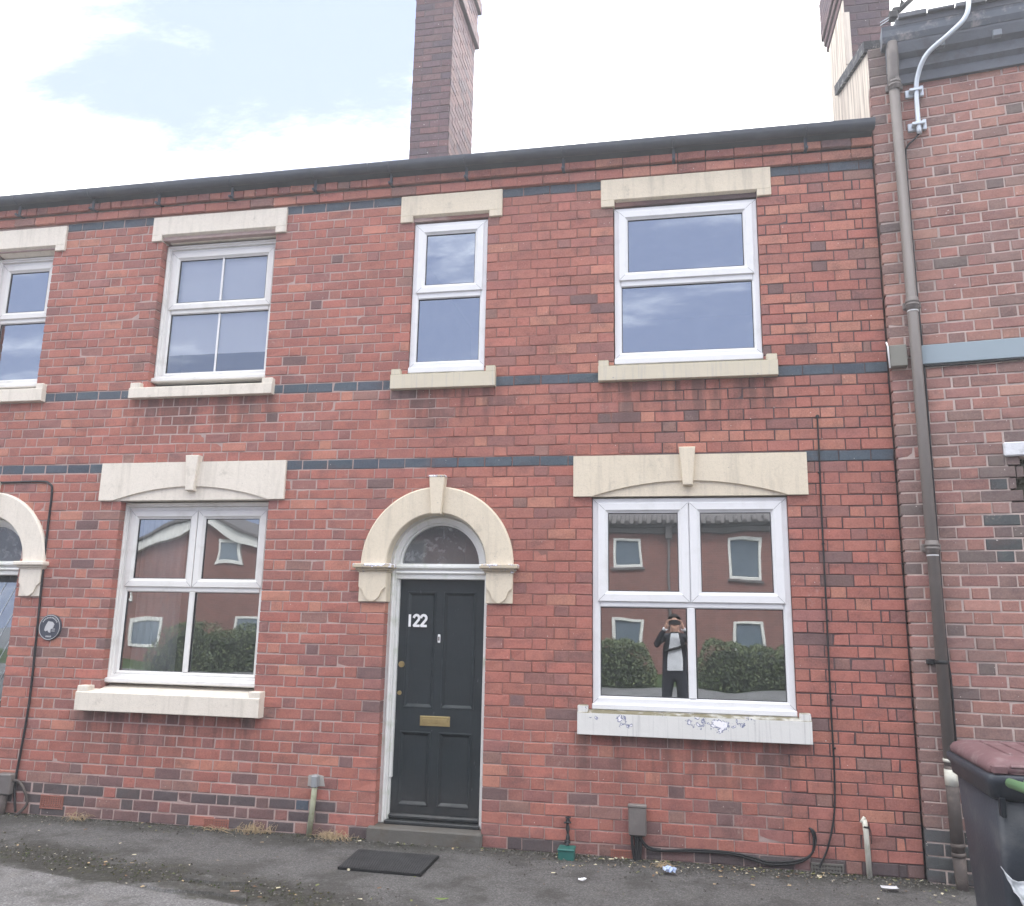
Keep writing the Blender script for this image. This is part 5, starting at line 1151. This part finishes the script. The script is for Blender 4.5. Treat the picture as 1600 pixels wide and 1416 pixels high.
# hedges
def hedge(x0, x1, y0, y1, h, n, seed, label):
    rg = random.Random(seed); t = MB()
    def H(x): return h*(.84+.34*mathutils.noise.noise(Vector((x*.8, seed, 0)))+.16*mathutils.noise.noise(Vector((x*2.7, seed, 4))))
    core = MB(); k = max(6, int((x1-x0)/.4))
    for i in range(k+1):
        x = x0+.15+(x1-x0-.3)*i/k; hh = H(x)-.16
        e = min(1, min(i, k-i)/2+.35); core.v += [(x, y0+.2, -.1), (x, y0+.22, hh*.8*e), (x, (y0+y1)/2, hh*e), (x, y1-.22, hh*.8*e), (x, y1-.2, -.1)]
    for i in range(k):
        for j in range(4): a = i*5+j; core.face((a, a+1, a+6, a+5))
    for i in range(n):
        x = rg.uniform(x0, x1); hh = H(x); e = min(1, (x-x0)/.5+.3, (x1-x)/.5+.3); hh *= e
        u = rg.random()
        if u < .5: y = y1-abs(rg.gauss(0, .10)); z = rg.uniform(0, hh)
        elif u < .85: y = rg.uniform(y0, y1); z = hh-abs(rg.gauss(0, .07))
        else: y = rg.uniform(y0, y1); z = rg.uniform(.2, hh)
        z += rg.gauss(0, .03); y += .10*mathutils.noise.noise(Vector((x*3, z*3, seed))); s_ = rg.uniform(.025, .055); a, b = rg.uniform(0, 6.3), rg.uniform(-1.2, 1.2)
        d1 = Vector((math.cos(a)*math.cos(b), math.sin(a)*math.cos(b), math.sin(b))); d2 = d1.orthogonal().normalized(); d2.rotate(mathutils.Quaternion(d1, rg.uniform(0, 6.3))); p = Vector((x, y, max(.02, z)))
        t.quad(p-d1*s_, p-d2*s_*.5, p+d1*s_, p+d2*s_*.5, rg.choice((0, 0, 1, 2)))
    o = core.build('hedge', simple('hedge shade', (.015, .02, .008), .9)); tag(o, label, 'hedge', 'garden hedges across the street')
    t.build('foliage', [simple('hedge leaf a', (.10, .125, .058), .6, .3), simple('hedge leaf b', (.17, .19, .09), .6, .3), simple('hedge leaf c', (.07, .09, .045), .6, .3)], o)
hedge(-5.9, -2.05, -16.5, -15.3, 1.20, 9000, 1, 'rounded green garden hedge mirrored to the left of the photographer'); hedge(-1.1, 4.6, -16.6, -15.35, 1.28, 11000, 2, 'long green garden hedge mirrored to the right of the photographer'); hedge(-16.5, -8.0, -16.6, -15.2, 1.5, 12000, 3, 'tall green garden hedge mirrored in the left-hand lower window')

# ================================================================== THE PHOTOGRAPHER (mirrored in the lower right window)
def person():
    V_ = []; E_ = []; Rr = []
    def v(p, r):
        V_.append(p); Rr.append(r if isinstance(r, tuple) else (r, r)); return len(V_)-1
    def e(a, b): E_.append((a, b))
    pel = v((0, 0, 1.00), (.18, .13)); sp = v((0, -.01, 1.18), (.185, .135)); chs = v((0, 0, 1.38), (.20, .13)); up_ = v((0, .0, 1.50), (.12, .085)); nk = v((0, .015, 1.58), .057); jw = v((0, .03, 1.655), (.072, .085)); hd = v((0, .02, 1.755), (.078, .098)); tp = v((0, .01, 1.835), (.055, .07))
    for a, b in ((pel, sp), (sp, chs), (chs, up_), (up_, nk), (nk, jw), (jw, hd), (hd, tp)): e(a, b)
    ns = v((0, .128, 1.715), .016); e(hd, ns)
    for s_ in (-1, 1):
        hp = v((s_*.095, 0, .93), (.10, .105)); kn = v((s_*.12, .02, .52), .068); an = v((s_*.13, -.01, .11), .048); ft = v((s_*.14, .06, .045), (.045, .04)); to = v((s_*.15, .18, .035), (.045, .03))
        e(pel, hp); e(hp, kn); e(kn, an); e(an, ft); e(ft, to)
        sh = v((s_*.185, .0, 1.485), .072); ua = v((s_*.25, .07, 1.42), .058); el = v((s_*.285, .14, 1.375), .052); fa = v((s_*.20, .25, 1.53), .044); wr_ = v((s_*.125, .315, 1.645), .030); pm = v((s_*.104, .335, 1.705), (.032, .020))
        e(up_, sh); e(sh, ua); e(ua, el); e(el, fa); e(fa, wr_); e(wr_, pm)
        for k, (dx, dz) in enumerate(((-.012, .012), (-.006, .024), (.004, .030), (.014, .026))):
            f1 = v((s_*(.104+dx), .342, 1.735+dz*.3), .0088); f2 = v((s_*(.085+dx*.6), .352, 1.770+dz*.3), .0082); f3 = v((s_*(.060+dx*.4-.008*k), .362, 1.776+.004*k), .0072); e(pm, f1); e(f1, f2); e(f2, f3)
        t1 = v((s_*.088, .330, 1.692), .0105); t2 = v((s_*.062, .330, 1.688), .009); e(pm, t1); e(t1, t2)
    me = bpy.data.meshes.new('person'); me.from_pydata(V_, E_, []); o = bpy.data.objects.new('person', me); COL.objects.link(o)
    md = o.modifiers.new('skin', 'SKIN'); me.skin_vertices[0].data[0].use_root = True
    for i, r in enumerate(Rr): me.skin_vertices[0].data[i].radius = r
    md.use_smooth_shade = True; sb = o.modifiers.new('sub', 'SUBSURF'); sb.levels = 2; sb.render_levels = 2
    dg = bpy.context.evaluated_depsgraph_get(); nm = bpy.data.meshes.new_from_object(o.evaluated_get(dg)); o.modifiers.clear(); o.data = nm
    nm.materials.clear()
    for m_ in (simple('dark jacket', (.022, .024, .03), .8), simple('skin', (.52, .30, .22), .55), simple('dark trousers', (.03, .032, .04), .8), simple('black shoes', (.02, .02, .02), .4)): nm.materials.append(m_)
    for p in nm.polygons:
        c = p.center; p.use_smooth = True
        if c.z < .10: k = 3
        elif c.z < .98: k = 2
        elif c.z > 1.575 and (abs(c.x) < .10 and c.y < .2): k = 1
        elif c.z > 1.635 and c.y > .29: k = 1
        else: k = 0
        p.material_index = k
    tag(o, 'man in dark jacket and white shirt holding up a phone, mirrored in the window', 'person')
    # shirt front, from the torso's own surface
    from mathutils.bvhtree import BVHTree
    bvh = BVHTree.FromPolygons([v_.co for v_ in nm.vertices], [tuple(p.vertices) for p in nm.polygons]); t = MB(); nu, nv = 10, 26
    for j in range(nv+1):
        z_ = 1.035+.525*j/nv; hw = .105-.055*max(0, (z_-1.20)/.36)
        for i in range(nu+1):
            x_ = (2*i/nu-1)*hw; hit = bvh.ray_cast(Vector((x_, .20, z_)), Vector((0, -1, 0)))[0]; y_ = hit.y if hit is not None and hit.y > .02 else .06
            t.v.append((x_, y_+.008+.006*mathutils.noise.noise(Vector((x_*22, z_*14, 0))), z_))
    for j in range(nv):
        for i in range(nu): a = j*(nu+1)+i; t.face((a, a+nu+1, a+nu+2, a+1), 0, True)
    t.build('shirt', simple('white shirt', (.74, .75, .78), .8), o)
    for s_ in (-1, 1):
        t = MB(); t.tube([(s_*.148, .298, 1.615), (s_*.122, .318, 1.650)], [.036, .037], 12); t.build('cuff', simple('white cuff', (.74, .75, .78), .8), o)
    t = MB(); t.tube(smooth_pts([(-.14, .10, 1.30), (-.05, .142, 1.325), (.05, .142, 1.35), (.14, .10, 1.385)], 4), .016, 6); t.build('strap', M_CABLE, o)
    t = MB(); n1_, n2_ = 14, 9
    for j in range(n2_+1):
        ph = math.radians(90-j*95/n2_)
        for i in range(n1_): a = 2*math.pi*i/n1_; k = 1.0; t.v.append((.098*math.cos(ph)*math.cos(a), .004+.114*math.cos(ph)*math.sin(a)-.012, 1.765+.115*math.sin(ph)-(.045 if False else 0)))
    for j in range(n2_):
        for i in range(n1_):
            a = 2*math.pi*(i+.5)/n1_
            if j > 4 and math.sin(a) > .35: continue
            t.face((j*n1_+i, (j+1)*n1_+i, (j+1)*n1_+(i+1) % n1_, j*n1_+(i+1) % n1_), 0, True)
    t.build('hair', simple('dark hair', (.02, .015, .012), .6, .3, .3, 40, .006, 90), o)
    o.location = (CAMP.x-.005, CAMP.y-.385, -.12); return o
person()
t = MB(); t.box(CAMP.x-.078, CAMP.x+.078, CAMP.y-.032, CAMP.y-.023, CAMP.z-.042, CAMP.z+.036, 0, .004); thing_mesh(t, 'phone', M_GASK, 'dark phone held sideways before the mirrored man\'s face', 'phone')

# ---- blinds inside the left-hand upper windows
for x0_, x1_, za, zb in ((-6.06, -5.03, 3.90, 4.9),):
    t = MB(); n = 12
    for i in range(n+1): t.v += [(x0_+(x1_-x0_)*i/n, .148+.004*math.sin(i*1.9), za), (x0_+(x1_-x0_)*i/n, .148+.004*math.sin(i*1.9), zb)]
    for i in range(n): t.face((2*i, 2*i+2, 2*i+3, 2*i+1), 0, True)
    t.build('blind', M_CURT, hL)
t = MB(); n = 30
for i in range(n+1): t.v += [(-6.24+.42*i/n, .36+.02*math.sin(i*1.3), .95), (-6.24+.42*i/n, .36+.02*math.sin(i*1.3), 2.6)]
for i in range(n): t.face((2*i, 2*i+2, 2*i+3, 2*i+1), 0, True)
t.build('curtain', M_NET, hL)

# ================================================================== thin scattering volume added to imitate milky veiling glare of the lens
m, t_ = mat('glare veil volume'); g = NT(t_); vp = g.n('ShaderNodeVolumePrincipled'); vp.inputs['Color'].default_value = (.92, .95, 1, 1); vp.inputs['Density'].default_value = .0042; vp.inputs['Anisotropy'].default_value = .35
o_ = g.n('ShaderNodeOutputMaterial'); t_.links.new(vp.outputs[0], o_.inputs['Volume'])
t = MB(); t.box(-75, 75, -65, 45, -1.4, 10.6); hz = t.build('glare_veil', m); tag(hz, 'added pale milky volume imitating veiling lens glare', 'glare_veil', None, 'stuff')
